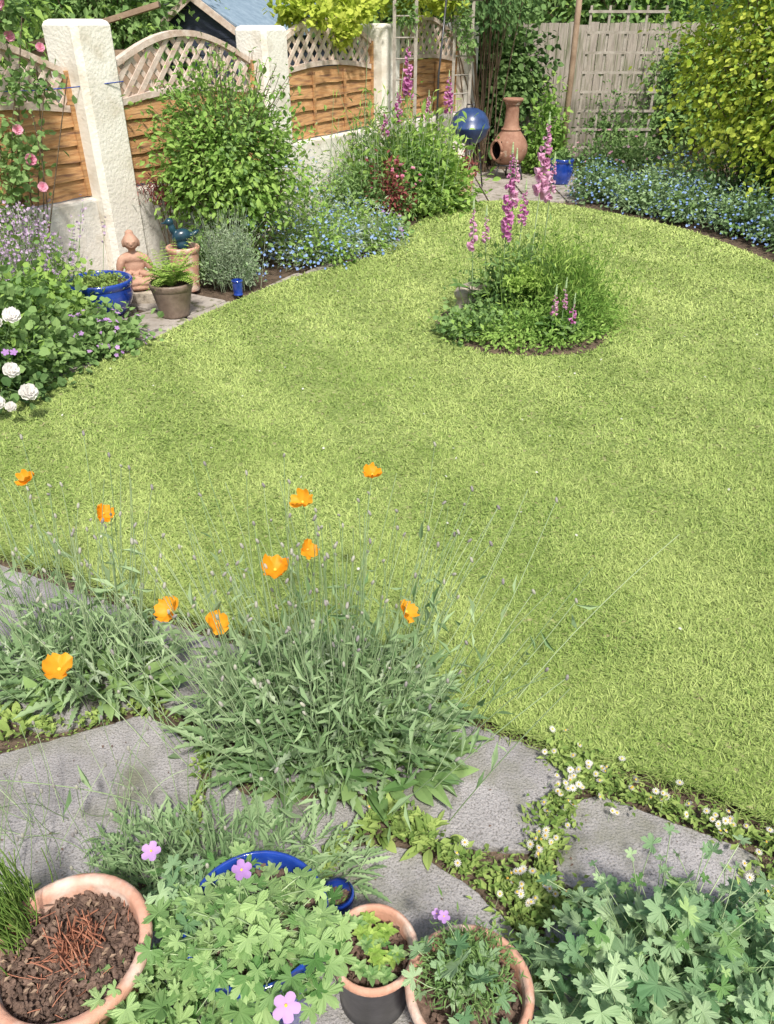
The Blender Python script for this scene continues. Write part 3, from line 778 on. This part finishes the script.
# ------------------------------------------------------------------ pots & ornaments
def pot(name, x, y, h, rt, rb_, mat, soil=M_bark, lip=.03, liph=.05, wall=.018, chips=0, rimmat=None, belly=0):
    m = MB(name)
    prof = [(0.001, 0), (rb_, 0), (rb_ + .004, .006)]
    for t in np.linspace(.1, .9, 7):
        prof.append((rb_ + (rt - lip * .6 - rb_) * t + belly * math.sin(math.pi * t), (h - liph) * t))
    ro = rt - lip * .35
    prof += [(rt - lip * .6, h - liph)]
    rim = [(rt - lip * .6, h - liph), (ro, h - liph + .004), (rt, h - .012), (rt - .004, h - .003), (rt - .010, h), (rt - wall, h - .002), (rt - wall - .004, h - .012), (rt - wall - .012, h - .09)]
    lathe(m, prof, mat); lathe(m, rim, rimmat or mat)
    sr = rt - wall - .006
    hs = h - .045
    a = np.linspace(0, 2 * math.pi, 25)[:-1]
    V = [(0, 0, hs + .01)] + [(sr * math.cos(q) * f, sr * math.sin(q) * f, hs + rng.normal() * .004) for f in (.5, 1) for q in a]
    F3 = np.array([(0, 1 + j, 1 + (j + 1) % 24) for j in range(24)]); F4 = np.array([(1 + j, 25 + j, 25 + (j + 1) % 24, 1 + (j + 1) % 24) for j in range(24)])
    m.add(V, [F3, F4], soil)
    if chips:
        rr = sr * np.sqrt(rng.random(chips)) * .97; aa = rng.random(chips) * 6.28
        P = np.c_[rr * np.cos(aa), rr * np.sin(aa), hs + .006 + .012 * rng.random(chips)]
        m.inst(BALL, P, nframes(rng.normal(size=(chips, 3)) * .6 + [0, 0, 1]), np.c_[.003 + .010 * rng.random(chips) ** 2, .002 + .006 * rng.random(chips), .002 * np.ones(chips)], soil)
    return m
def fin(m, x, y):
    o = m.build(); o.location = (x, y, 0); return o
m = pot('terracotta_pot', 0, 0, .30, .158, .105, M_terra, chips=1100, lip=.03, wall=.022)
n = 80
P0 = np.c_[.01 + rng.normal(size=n) * .026, .01 + rng.normal(size=n) * .026, .26 * np.ones(n)]
stems(m, P0, P0 + np.c_[rng.normal(size=(n, 2)) * .02, .02 + .05 * rng.random(n)], .0026, M_redstick, .006, 4)
n = 40
P0 = np.c_[rng.normal(size=(n, 2)) * .06, .272 * np.ones(n)]
stems(m, P0, P0 + np.c_[rng.normal(size=(n, 2)) * .03, .008 * rng.random(n)], .0014, M_redstick, .003, 4)
P0 = np.c_[rng.normal(size=(60, 2)) * .065, .274 * np.ones(60)]
m.inst(LEAF, P0, frames(np.c_[rng.normal(size=(60, 2)), .1 * np.ones(60)], np.tile([0, 0, 1.], (60, 1))), .014, M_brownwood)
fin(m, -.615, .80)
m = MB('chives')
n = 260
P0 = np.c_[-.745 + rng.normal(size=n) * .02, .86 + rng.normal(size=n) * .03, .26 * np.ones(n)]
stems(m, P0, P0 + np.c_[-.02 + rng.normal(size=(n, 2)) * .025, .08 + .12 * rng.random(n)], .0018, L_bright, .012, 6)
m.build()
m = pot('blue_glazed_pot', 0, 0, .30, .148, .10, M_blue, lip=.02, wall=.012, chips=150, belly=.01); fin(m, -.262, .862)
def geranium(mb, c, r, n, size, mat, base):
    u = norm(rng.normal(size=(n, 3))); u[:, 2] = np.abs(u[:, 2]); u *= (.35 + .8 * rng.random((n, 1)) ** .6)
    pos = np.array(c) + u * r
    d = norm(np.c_[u[:, :2] * 1.1 + rng.normal(size=(n, 2)) * .6, -.15 + rng.normal(size=n) * .3])
    up = norm(np.c_[u[:, :2] * .35 + rng.normal(size=(n, 2)) * .42, np.ones(n)])
    s_ = size * (.4 + .8 * rng.random(n))
    R = frames(d, up); h = n // 2
    mb.inst(PALM, pos[:h], R[:h], s_[:h], mat); mb.inst(PALM2, pos[h:], R[h:], s_[h:], mat)
    B = np.array(base) + rng.normal(size=(n, 3)) * [r[0] * .25, r[1] * .25, .0]
    stems(mb, B, pos, .0017, M_stem, .02, 6)
m = MB('geranium')
geranium(m, (-.27, .82, .25), np.array([.18, .13, .15]), 230, .042, L_ger, (-.262, .86, .24))
geranium(m, (-.42, .70, .14), np.array([.18, .14, .17]), 180, .048, L_ger, (-.40, .75, .0))
geranium(m, (-.33, .99, .12), np.array([.18, .06, .16]), 80, .032, L_ger, (-.3, .97, .0))
geranium(m, (-.40, .90, .16), np.array([.10, .10, .18]), 70, .036, L_ger2, (-.42, .9, .0))
def gflower(mb, p, s_, mat=F_violet, base=None, nn=(0, -.3, .9)):
    p = np.array([p], float)
    mb.inst(petalgrid(.40, .22, .04, 5, 4, 5), p, nframes(np.array([nn], float)), s_, mat, smooth=True)
    mb.inst(BALL, p + [[0, 0, s_ * .15]], np.eye(3)[None], s_ * .12, F_yel)
    if base is not None: stems(mb, [base], p, .0013, M_stem, .02)
gflower(m, (-.505, 1.00, .30), .022, base=(-.42, .9, .15)); gflower(m, (-.28, .88, .42), .021, base=(-.27, .86, .26), nn=(.3, -.2, .9)); gflower(m, (-.175, .665, .36), .026, F_violet, base=(-.2, .75, .2), nn=(.2, -.6, .7))
m.build()
m = MB('geranium')
geranium(m, (.57, .83, .08), np.array([.26, .16, .22]), 230, .054, L_ger2, (.55, .80, 0))
geranium(m, (.80, .76, .08), np.array([.22, .2, .24]), 150, .054, L_ger2, (.8, .78, 0))
geranium(m, (.45, .70, .10), np.array([.2, .12, .2]), 90, .050, L_ger2, (.45, .72, 0))
geranium(m, (.62, .93, .05), np.array([.32, .12, .34]), 70, .028, L_ger2, (.6, .88, 0))
geranium(m, (.60, .84, .10), np.array([.26, .16, .24]), 60, .034, L_ger, (.6, .82, 0))
m.build()
m = pot('small_blue_pot', 0, 0, .12, .042, .03, M_blue, lip=.006, liph=.015, wall=.006, chips=60)
cloud(m, (0, 0, .09), (.02, .02, .02), 40, .014, LEAF, L_moss, 6, .3); fin(m, -.115, 1.02)
m = pot('black_plant_pot', 0, 0, .20, .095, .07, M_black, lip=.018, liph=.03, wall=.013, rimmat=M_terra, chips=160)
for k in range(16):
    a = rng.random() * 6.28; r = .06 * rng.random() ** .5; c0 = np.array([r * math.cos(a), r * math.sin(a), .175 + .03 * rng.random()])
    nn_ = 13; an = np.arange(nn_) * 2.4
    d = np.c_[np.cos(an), np.sin(an), .25 + .07 * np.arange(nn_)]
    m.inst(LEAF2, np.tile(c0, (nn_, 1)), frames(d, np.tile([0, 0, 1.], (nn_, 1))), .026 - .0012 * np.arange(nn_), L_fern if k % 2 else L_ger)
fin(m, -.029, .856)
m = pot('terracotta_pot', 0, 0, .20, .128, .09, M_terra, lip=.022, wall=.016, chips=240)
cloud(m, (0, .02, .19), (.09, .08, .09), 1200, .02, SLIM, L_mid, 30, .25, hemi=True, upw=.2)
geranium(m, (-.04, .0, .2), np.array([.09, .08, .08]), 20, .045, L_ger2, (0, 0, .17))
gflower(m, (-.05, .08, .30), .013, base=(-.02, .05, .18)); gflower(m, (-.062, .10, .275), .011, base=(-.02, .05, .18))
fin(m, .163, .778)
m = pot('blue_glazed_bowl', 0, 0, .26, .235, .13, M_blue, lip=.02, wall=.02, belly=.035, chips=0)
cloud(m, (0, 0, .22), (.19, .19, .05), 900, .02, ROUND, L_moss, 30, .25, hemi=True); fin(m, -2.05, 5.50)
m = pot('fern_pot', 0, 0, .24, .155, .10, M_brownpot, lip=.02, wall=.015)
for k in range(60):
    a = rng.random() * 6.28; el = .8 + rng.random() * 1.3; L_ = .18 + .10 * rng.random()
    t = np.linspace(0, 1, 14); ho = L_ * np.sin(el * .2 + t * 1.1) * .85 * t ** .6; ve = L_ * (el * t - .9 * t * t)
    P = np.c_[ho * math.cos(a), ho * math.sin(a), .20 + ve]
    tt = np.repeat(P, 2, 0); sg = np.tile([1, -1], 14); side = np.array([-math.sin(a), math.cos(a), 0])
    d = side[None] * sg[:, None] + np.array([math.cos(a), math.sin(a), 0]) * .4
    m.inst(LEAF, tt, frames(d, np.tile([0, 0, 1.], (28, 1))), np.repeat(.040 * np.sin(.35 + 2.6 * t), 2), L_fern)
fin(m, -1.54, 5.50)
m = pot('terracotta_pot', 0, 0, .34, .13, .09, M_terra, lip=.02); fin(m, -1.58, 6.12)
m = pot('small_blue_pot', 0, 0, .12, .045, .035, M_blue, lip=.008, liph=.02, wall=.008); fin(m, -1.16, 5.98)
m = pot('terracotta_pot', 0, 0, .28, .13, .09, M_terra, lip=.02)
cloud(m, (0, 0, .26), (.14, .14, .16), 350, .05, LEAF, L_red, 12, .25, hemi=True); fin(m, .93, 10.0)
m = pot('blue_glazed_pot', 0, 0, .30, .155, .11, M_blue, lip=.02, belly=.02)
cloud(m, (0, 0, .28), (.13, .13, .12), 350, .05, LEAF, L_mid, 12, .25, hemi=True); fin(m, 2.28, 10.9)

def blob(name, parts, mat, loc, rz=0, vox=.01):
    m = MB(name)
    for c, r, rot in parts:
        ca, sa = math.cos(rot), math.sin(rot)
        R = np.array([[ca, 0, sa], [0, 1, 0], [-sa, 0, ca]])
        m.inst(BALLH, np.array([c], float), R[None], np.array([r], float), mat)
    o = m.build(); o.location = loc; o.rotation_euler = (0, 0, rz)
    md = o.modifiers.new('r', 'REMESH'); md.mode = 'VOXEL'; md.voxel_size = vox; md.use_smooth_shade = True
    s_ = o.modifiers.new('s', 'SMOOTH'); s_.factor = .5; s_.iterations = 2
    return o
m = MB('statue_plinth'); slab(m, [(-2.10, 5.78), (-1.74, 5.78), (-1.74, 6.10), (-2.10, 6.10)], z=.07, mat=M_stone, th=.08); m.build()
parts = [((0, 0, .03), (.15, .12, .035), 0), ((0, .02, .09), (.085, .065, .05), 0), ((0, .02, .16), (.065, .048, .085), 0), ((0, .015, .215), (.085, .045, .045), 0),
         ((0, .01, .275), (.024, .024, .03), 0), ((0, .0, .330), (.050, .050, .056), 0), ((0, .012, .384), (.028, .030, .026), 0), ((0, -.052, .322), (.008, .01, .014), 0),
         ((0, -.046, .300), (.016, .008, .005), 0), ((.050, .002, .318), (.008, .012, .028), 0), ((-.050, .002, .318), (.008, .012, .028), 0),
         ((.088, .0, .175), (.026, .030, .068), -.25), ((-.088, .0, .175), (.026, .030, .068), .25), ((.065, -.045, .11), (.05, .028, .022), .35), ((-.065, -.045, .11), (.05, .028, .022), -.35),
         ((0, -.075, .095), (.035, .025, .015), 0), ((.085, -.035, .07), (.085, .05, .032), 0), ((-.085, -.035, .07), (.085, .05, .032), 0), ((.03, -.085, .065), (.08, .032, .025), .1), ((-.03, -.085, .062), (.08, .032, .025), -.1),
         ((.018, -.049, .338), (.011, .006, .005), 0), ((-.018, -.049, .338), (.011, .006, .005), 0)]
bo = blob('buddha_statue', parts, M_budd, (-1.915, 5.93, .068), math.radians(18), .006)
bo.scale = (1.15, 1.15, 1.05)
parts = [((0, 0, .05), (.05, .05, .05), 0), ((0, 0, .11), (.075, .05, .055), .3), ((.06, 0, .17), (.028, .026, .05), .2), ((.075, 0, .22), (.034, .030, .030), 0), ((.115, 0, .215), (.026, .010, .009), .2), ((-.09, 0, .12), (.06, .028, .018), .5)]
blob('bird_ornament', parts, M_teal, (-1.58, 6.12, .30), math.radians(200), .007)

ch = empty('chiminea', (1.64, 11.3, 0), math.radians(-60))
m = MB('clay_body')
pr = [(.10, .17), (.15, .19), (.20, .24), (.235, .32), (.235, .40), (.21, .47), (.165, .53), (.125, .58), (.10, .65), (.088, .75), (.085, .85), (.092, .90), (.125, .93), (.135, .95), (.125, .965), (.085, .96), (.07, .93)]
def sk(i, j):
    a = 360 * (j + .5) / 48
    return 3 <= i + 1 <= 5 and abs(a - 270) < 26
lathe(m, pr, M_terrad, seg=48, skip=sk)
lathe(m, [(r * .86, z + .004) for r, z in pr[:13]], M_black, seg=48, skip=lambda i, j: 3 <= i + 1 <= 5 and abs(360 * (j + .5) / 48 - 270) < 26)
pts = []
for k in range(25):
    t = 2 * math.pi * k / 24; an = math.radians(270 + 28 * math.cos(t)); z = .355 + .12 * math.sin(t); rr = np.interp(z, [.24, .32, .40, .47], [.20, .235, .235, .21]) + .01
    pts.append((rr * math.cos(an), rr * math.sin(an), z))
tube(m, pts, .018, M_terrad, 8)
for z in (.60, .90): lathe(m, [(np.interp(z, [.58, .65, .75, .85, .9], [.125, .1, .088, .085, .092]) + o_, z + q) for o_, q in ((-.01, -.015), (.012, -.008), (.012, .008), (-.01, .015))], M_terrad, seg=32)
m.build(ch)
m = MB('iron_stand')
k = np.linspace(0, 2 * math.pi, 25); tube(m, np.c_[.16 * np.cos(k), .16 * np.sin(k), np.full(25, .175)], .012, M_black, 6)
for a in (.5, 2.6, 4.7): tube(m, [(.16 * math.cos(a), .16 * math.sin(a), .18), (.21 * math.cos(a), .21 * math.sin(a), 0)], .012, M_black, 6)
m.build(ch)
bq = empty('kettle_barbecue', (1.02, 10.55, 0)); bq.scale = (.92, .92, .98)
m = MB('bowl_and_lid'); lathe(m, [(.03, .52), (.15, .55), (.23, .62), (.262, .70), (.268, .71), (.268, .725), (.262, .73), (.245, .80), (.19, .88), (.10, .925), (.03, .935), (.001, .936)], M_navy, seg=36)
tube(m, [(-.05, 0, .93), (-.05, 0, .97), (.05, 0, .97), (.05, 0, .93)], .01, M_black, 6); m.build(bq)
m = MB('legs')
for a in (.5, 2.6, 4.7): tube(m, [(.15 * math.cos(a), .15 * math.sin(a), .57), (.26 * math.cos(a), .26 * math.sin(a), 0)], .012, M_black, 6)
m.build(bq)
bk = MB('back_corner_plants')
cloud(bk, (2.15, 11.75, 0), (.34, .3, 1.0), 2200, .07, LEAF2, L_bright, 36, .2, hemi=True, twig=M_stem)
cloud(bk, (3.2, 11.6, 0), (.8, .35, .5), 2500, .06, LEAF, L_mid, 36, .2, hemi=True)
dots(bk, (3.1, 11.5, 0), (.7, .3, .52), 30, .025, FL5, F_pink)
bk.build()

# ------------------------------------------------------------------ right bed: blue flowers
fb = MB('forget_me_nots')
for c, r in (((2.55, 9.85, 0), (.42, .4, .40)), ((2.95, 9.3, 0), (.42, .42, .40)), ((3.3, 8.75, 0), (.40, .4, .40)), ((3.65, 8.2, 0), (.40, .45, .38)), ((3.85, 7.6, 0), (.36, .45, .36)), ((3.95, 7.0, 0), (.36, .45, .36)), ((3.5, 9.6, 0), (.6, .5, .55))):
    cloud(fb, c, r, 2000, .050, LEAF, L_grey, 44, .2, hemi=True, twig=M_stem, tw=.003)
    cloud(fb, c, r, 600, .050, LEAF, L_mid, 44, .2, hemi=True)
    dots(fb, c, r, 300, .013, FL5, F_blue)
fb.build()

# ------------------------------------------------------------------ island bed
ib = MB('island_bed')
n = 60; a = np.linspace(0, 2 * math.pi, n + 1)[:-1]
rr = IR + .02 * np.sin(a * 5) + .01 * np.sin(a * 11)
V = [(IS[0], IS[1], .05)] + [(IS[0] + rr[i] * math.cos(a[i]) * f, IS[1] + rr[i] * math.sin(a[i]) * f, z) for f, z in ((.6, .04), (.9, .018), (1.03, .006)) for i in range(n)]
F = [np.array([(0, 1 + j, 1 + (j + 1) % n) for j in range(n)]), np.array([(1 + r * n + j, 1 + r * n + n + j, 1 + r * n + n + (j + 1) % n, 1 + r * n + (j + 1) % n) for r in range(2) for j in range(n)])]
ib.add(V, F, M_soil, .5, True); ib.build()
ip = MB('island_perennials')
cloud(ip, (.94, 5.02, .02), (.54, .38, .22), 4800, .032, LEAF, L_bright, 70, .18, hemi=True, zmin=.03)
cloud(ip, (1.25, 5.28, .02), (.36, .38, .44), 5200, .050, SLIM, L_bright, 60, .18, hemi=True, upw=.3)
cloud(ip, (.92, 5.45, .02), (.38, .3, .44), 2600, .050, LEAF, L_mid, 40, .2, hemi=True, twig=M_stem, tw=.003)
cloud(ip, (.60, 5.05, .02), (.24, .24, .2), 1500, .032, ROUND, L_mid, 24, .2, hemi=True)
n = 380
P0 = np.c_[1.12 + rng.normal(size=n) * .2, 5.3 + rng.normal(size=n) * .14, np.zeros(n)]
P1 = P0 + np.c_[rng.normal(size=(n, 2)) * .12, .3 + .34 * rng.random(n)]
C = stems(ip, P0, P1, .0025, L_bright, .02)
for k in (2, 3, 4, 5): ip.inst(SLIM, C[:, k], frames(rng.normal(size=(n, 3)) + [0, 0, .5], rng.normal(size=(n, 3))), .055, L_fern)
for c in ((.92, 5.2, .38), (.86, 5.12, .33), (.99, 5.2, .33)):
    cloud(ip, c, (.08, .08, .04), 260, .024, ROUND, L_fern, 12, .3)
ip.build()
fx = MB('foxgloves')
foxglove(fx, .79, 5.3, 1.10, .50, F_mag, (.0, .0), .042); foxglove(fx, .98, 5.4, 1.26, .40, F_pale, (.04, 0), .054)
foxglove(fx, .60, 5.35, .76, .24, F_pale, (-.03, 0), .036); foxglove(fx, .85, 5.5, 1.04, .28, F_pale, (.0, .0), .042); foxglove(fx, .70, 5.45, .70, .16, F_pale, (-.03, 0), .03)
foxglove(fx, 1.08, 5.5, 1.02, .22, F_pale, (.02, .0), .038); foxglove(fx, .90, 5.45, .86, .2, F_mag, (.02, .0), .035)
foxglove(fx, 1.08, 4.90, .33, .12, F_pale, (0, 0), .028); foxglove(fx, 1.2, 4.88, .28, .12, F_mag, (0, 0), .026); foxglove(fx, 1.15, 4.95, .36, .12, F_pale, (0, 0), .026)
fx.build()
st = blob('garden_stone', [((0, 0, .10), (.13, .10, .12), .1), ((-.03, .01, .18), (.12, .09, .06), -.1), ((.05, 0, .21), (.09, .07, .035), .2), ((.0, 0, .05), (.16, .12, .06), 0)], M_stone, (.62, 5.46, 0), .4, .012)

# ------------------------------------------------------------------ poppies
def pinnate_clump(mb, c, R, n, size, hz, mat, up0=.35, T=PINN):
    a = rng.random(n) * 6.28; q = np.sqrt(rng.random(n))
    pos = np.c_[c[0] + R[0] * q * np.cos(a), c[1] + R[1] * q * np.sin(a), rng.random(n) * hz * (1.1 - .8 * q)]
    d = norm(np.c_[np.cos(a) * q + rng.normal(size=n) * .5, np.sin(a) * q + rng.normal(size=n) * .5, up0 + .9 * rng.random(n) + .4 * (1 - q)])
    up = norm(np.c_[rng.normal(size=(n, 2)) * .4 - d[:, :2] * .2, np.ones(n)])
    s_ = size * (.5 + .7 * rng.random(n))
    mb.inst(T, pos, frames(d, up), np.c_[s_ * (.7 + .5 * rng.random(n)), s_, s_ * (.3 + 1.3 * rng.random(n))], mat)
heads = [((-.314, 1.733, .50), .045), ((-.23, 1.806, .52), .032), ((-.248, 1.933, .60), .038), ((-.046, 2.06, .62), .034), ((.05, 1.65, .42), .036), ((-.464, 1.60, .42), .036), ((-.584, 1.618, .45), .042)]
headsL = [((-.837, 1.444, .40), .044), ((-.889, 2.03, .50), .032), ((-1.161, 2.149, .55), .033)]
HN = {0: (.1, -.2, 1), 1: (.7, -.4, .7), 2: (-.3, -.3, 1), 3: (.1, -.1, 1), 4: (.8, -.2, .6), 5: (.4, -.5, .8), 6: (-.5, -.4, .8)}
def poppies(name, cl, R, nleaf, heads, nst, hz):
    m = MB(name)
    pinnate_clump(m, cl, R, nleaf, .12, hz, L_grey, .5)
    pinnate_clump(m, cl, (R[0] * .85, R[1] * .85), nleaf // 3, .10, hz * 1.5, L_silver, .8)
    pinnate_clump(m, (cl[0] + .1, cl[1] - R[1] * .45), (R[0] * .8, R[1] * .6), nleaf // 3, .10, .06, L_mid, .3, DOCK)
    cloud(m, (cl[0], cl[1], 0), (R[0] * 1.08, R[1] * 1.05, hz * 2.0), int(nleaf * 2.4), .050, SLIM, L_grey, 80, .16, hemi=True, upw=.2)
    P0 = np.c_[cl[0] + rng.normal(size=nst) * R[0] * .5, cl[1] + rng.normal(size=nst) * R[1] * .5, np.zeros(nst)]
    off = np.c_[(P0[:, :2] - np.array(cl[:2])) * .6 + rng.normal(size=(nst, 2)) * .055, .26 + .48 * rng.random(nst)]
    P1 = P0 + off
    C = stems(m, P0, P1, .0018, M_stem, .025, 8)
    for k in (2, 3, 4): m.inst(SLIM, C[:, k], frames(rng.normal(size=(nst, 3)) + [0, 0, .6], rng.normal(size=(nst, 3))), .06 * (.5 + rng.random(nst)), L_grey)
    h = rng.random(nst) < .65
    m.inst(BALL, P1[h], frames(np.c_[rng.normal(size=(h.sum(), 2)) * .4, -np.ones(h.sum())], rng.normal(size=(h.sum(), 3))), np.c_[np.full(h.sum(), .0042), np.full(h.sum(), .0095), np.full(h.sum(), .0042)], F_bud, smooth=True)
    for i, (p, s_) in enumerate(heads):
        p = np.array(p); b = np.array([cl[0] + (p[0] - cl[0]) * .55, cl[1] + (p[1] - cl[1]) * .45, 0])
        stems(m, [b], [p], .0018, M_stem, .02, 9)
        nn = np.array([HN[i]], float)
        m.inst(POPS[i % 3], p[None], nframes(nn), np.array([[s_, s_ * .95, s_ * .9]]), F_orange, smooth=True)
        m.inst(BALL, p[None] + norm(nn) * s_ * .12, nframes(nn), s_ * .13, F_yel, smooth=True)
    return m.build()
poppies('orange_poppy_plant', (-.19, 1.64), (.37, .27), 760, heads, 260, .15)
poppies('orange_poppy_plant', (-1.02, 1.86), (.28, .17), 280, headsL, 110, .07)
m = MB('poppy_seedlings')
pinnate_clump(m, (-.38, 1.15), (.34, .13), 360, .080, .06, L_grey)
cloud(m, (-.38, 1.13, 0), (.36, .14, .14), 1000, .04, SLIM, L_grey, 50, .2, hemi=True)
pinnate_clump(m, (-.62, 1.22), (.12, .06), 50, .07, .04, L_grey)
pinnate_clump(m, (-1.12, 1.60), (.06, .05), 30, .06, .02, L_moss, T=DOCK)
pinnate_clump(m, (-.02, 1.27), (.05, .04), 26, .055, .02, L_moss, T=DOCK)
pinnate_clump(m, (.12, 1.24), (.06, .04), 30, .055, .02, L_moss, T=DOCK)
n = 90
P0 = np.c_[rng.uniform(-1.0, -.2, n), rng.uniform(1.0, 1.35, n), np.zeros(n)]
P1 = P0 + np.c_[rng.normal(size=(n, 2)) * .07, .12 + .3 * rng.random(n)]
stems(m, P0, P1, .0013, M_stem, .03, 7)
m.inst(BALL, P1[::2], np.tile(np.eye(3), (len(P1[::2]), 1, 1)), np.tile([[.004, .004, .008]], (len(P1[::2]), 1)), F_bud)
m.build()
# paving weeds & mexican daisies
m = MB('mexican_daisies')
def line_pts(L_, n, sp):
    L_ = np.array(L_, float); seg = np.linalg.norm(np.diff(L_, axis=0), axis=1); cs = np.r_[0, np.cumsum(seg)]
    t = rng.random(n) * cs[-1]; t += .03 * np.sin(t * 40)
    x = np.interp(t, cs, L_[:, 0]); y = np.interp(t, cs, L_[:, 1])
    return np.c_[x, y] + rng.normal(size=(n, 2)) * sp * (.6 + .5 * np.sin(t * 25))[:, None]
lines = [([(.0, 1.33), (.15, 1.19), (.30, 1.10), (.38, 1.10)], .026, 900), ([(.30, 1.00), (.38, 1.09), (.41, 1.24), (.50, 1.38), (.56, 1.44)], .036, 1700),
         ([(.54, 1.44), (.62, 1.39), (.80, 1.31), (.97, 1.22), (1.25, 1.10)], .028, 1400), ([(.48, 1.50), (.56, 1.46)], .03, 350), ([(.94, 1.15), (.93, .95)], .03, 400),
         ([(-1.25, 1.70), (-1.0, 1.6), (-.72, 1.7)], .018, 420), ([(.345, 1.0), (.345, .8)], .014, 200), ([(-.88, 2.14), (-.74, 1.72)], .014, 260),
         ([(-.52, 1.55), (-.515, 1.1)], .012, 320), ([(-.95, 1.06), (-.22, 1.04)], .014, 360), ([(.4, 1.08), (.55, 1.03), (.92, 1.0)], .016, 380), ([(-.18, 1.1), (-.12, 1.24), (0, 1.3)], .014, 260)]
for L_, sp, n in lines:
    P = line_pts(L_, n, sp); n = len(P)
    z = .005 + np.abs(rng.normal(size=n)) * .016
    d = np.c_[rng.normal(size=(n, 2)), .3 + .4 * rng.random(n)]
    m.inst(LEAF, np.c_[P, z - .006], frames(d, np.tile([0, 0, 1.], (n, 1)) + rng.normal(size=(n, 3)) * .3), .020 * (.4 + 1.1 * rng.random(n)), L_moss)
for L_, sp, n in ((lines[1][0], .055, 46), (lines[2][0], .045, 48), (lines[0][0], .04, 12), (lines[3][0], .05, 16), (lines[4][0], .04, 14), (lines[10][0], .03, 10)):
    P = line_pts(L_, n, sp); z = .025 + .03 * rng.random(n); p = np.c_[P, z]
    nn = np.tile([0, -.2, 1.], (n, 1)) + rng.normal(size=(n, 3)) * .45
    m.inst(DAISY, p, nframes(nn), .007 + .005 * rng.random(n), F_white); m.inst(BALL, p + norm(nn) * .001, nframes(nn), .003, F_yel)
    stems(m, p - np.c_[rng.normal(size=(n, 2)) * .012, z], p, .0007, M_stem, .004, 4)
m.build()
m = MB('moss_in_paving_gaps')
P = np.c_[rng.uniform(-1.8, 1.5, 34000), rng.uniform(.5, 2.3, 34000)]
keep = P[:, 1] < 1.76 - .476 * P[:, 0]
for s_ in slabs:
    c = np.mean(s_, 0); keep &= ~inpoly(P, c + (np.array(s_) - c) * .98)
P = P[keep]; n = len(P)
m.inst(LEAF, np.c_[P, np.full(n, -.012)], frames(np.c_[rng.normal(size=(n, 2)), .5 * np.ones(n)], np.tile([0, 0, 1.], (n, 1))), .013 * (.4 + rng.random(n)), L_moss)
P = np.c_[rng.uniform(-1.8, 1.5, 420), rng.uniform(.5, 2.3, 420)]; P = P[P[:, 1] < 1.72 - .476 * P[:, 0]]; n = len(P)
m.inst(LEAF, np.c_[P, np.full(n, .003)], frames(np.c_[rng.normal(size=(n, 2)), .02 * np.ones(n)], np.tile([0, 0, 1.], (n, 1))), .010 * (.4 + rng.random(n)), M_bark)
m.build()

# ------------------------------------------------------------------ camera / light
cam = bpy.data.cameras.new('camera'); co = bpy.data.objects.new('camera', cam); S.collection.objects.link(co)
co.location = (0, 0, 1.8); co.rotation_euler = (math.radians(57.5), 0, 0)
cam.sensor_fit = 'VERTICAL'; cam.sensor_height = 36; cam.lens = 27.07; cam.clip_end = 600; cam.clip_start = .05
S.camera = co
w = bpy.data.worlds.new('World'); S.world = w; w.use_nodes = True
nt = w.node_tree; nt.nodes.clear()
sky = nt.nodes.new('ShaderNodeTexSky'); sky.sky_type = 'NISHITA'; sky.sun_disc = False
az = math.radians(165); el = math.radians(55)
sky.sun_elevation = el; sky.sun_rotation = az
sky.dust_density = 4.0; sky.air_density = 1.0
bg = nt.nodes.new('ShaderNodeBackground'); bg.inputs['Strength'].default_value = .15
ow = nt.nodes.new('ShaderNodeOutputWorld'); nt.links.new(sky.outputs[0], bg.inputs[0]); nt.links.new(bg.outputs[0], ow.inputs[0])
sl = bpy.data.lights.new('sun', 'SUN'); sl.energy = 4.6; sl.angle = math.radians(5); sl.color = (1, .96, .88)
so = bpy.data.objects.new('sun', sl); S.collection.objects.link(so)
dirv = Vector((math.sin(az) * math.cos(el), math.cos(az) * math.cos(el), math.sin(el)))
so.rotation_euler = dirv.to_track_quat('Z', 'Y').to_euler()
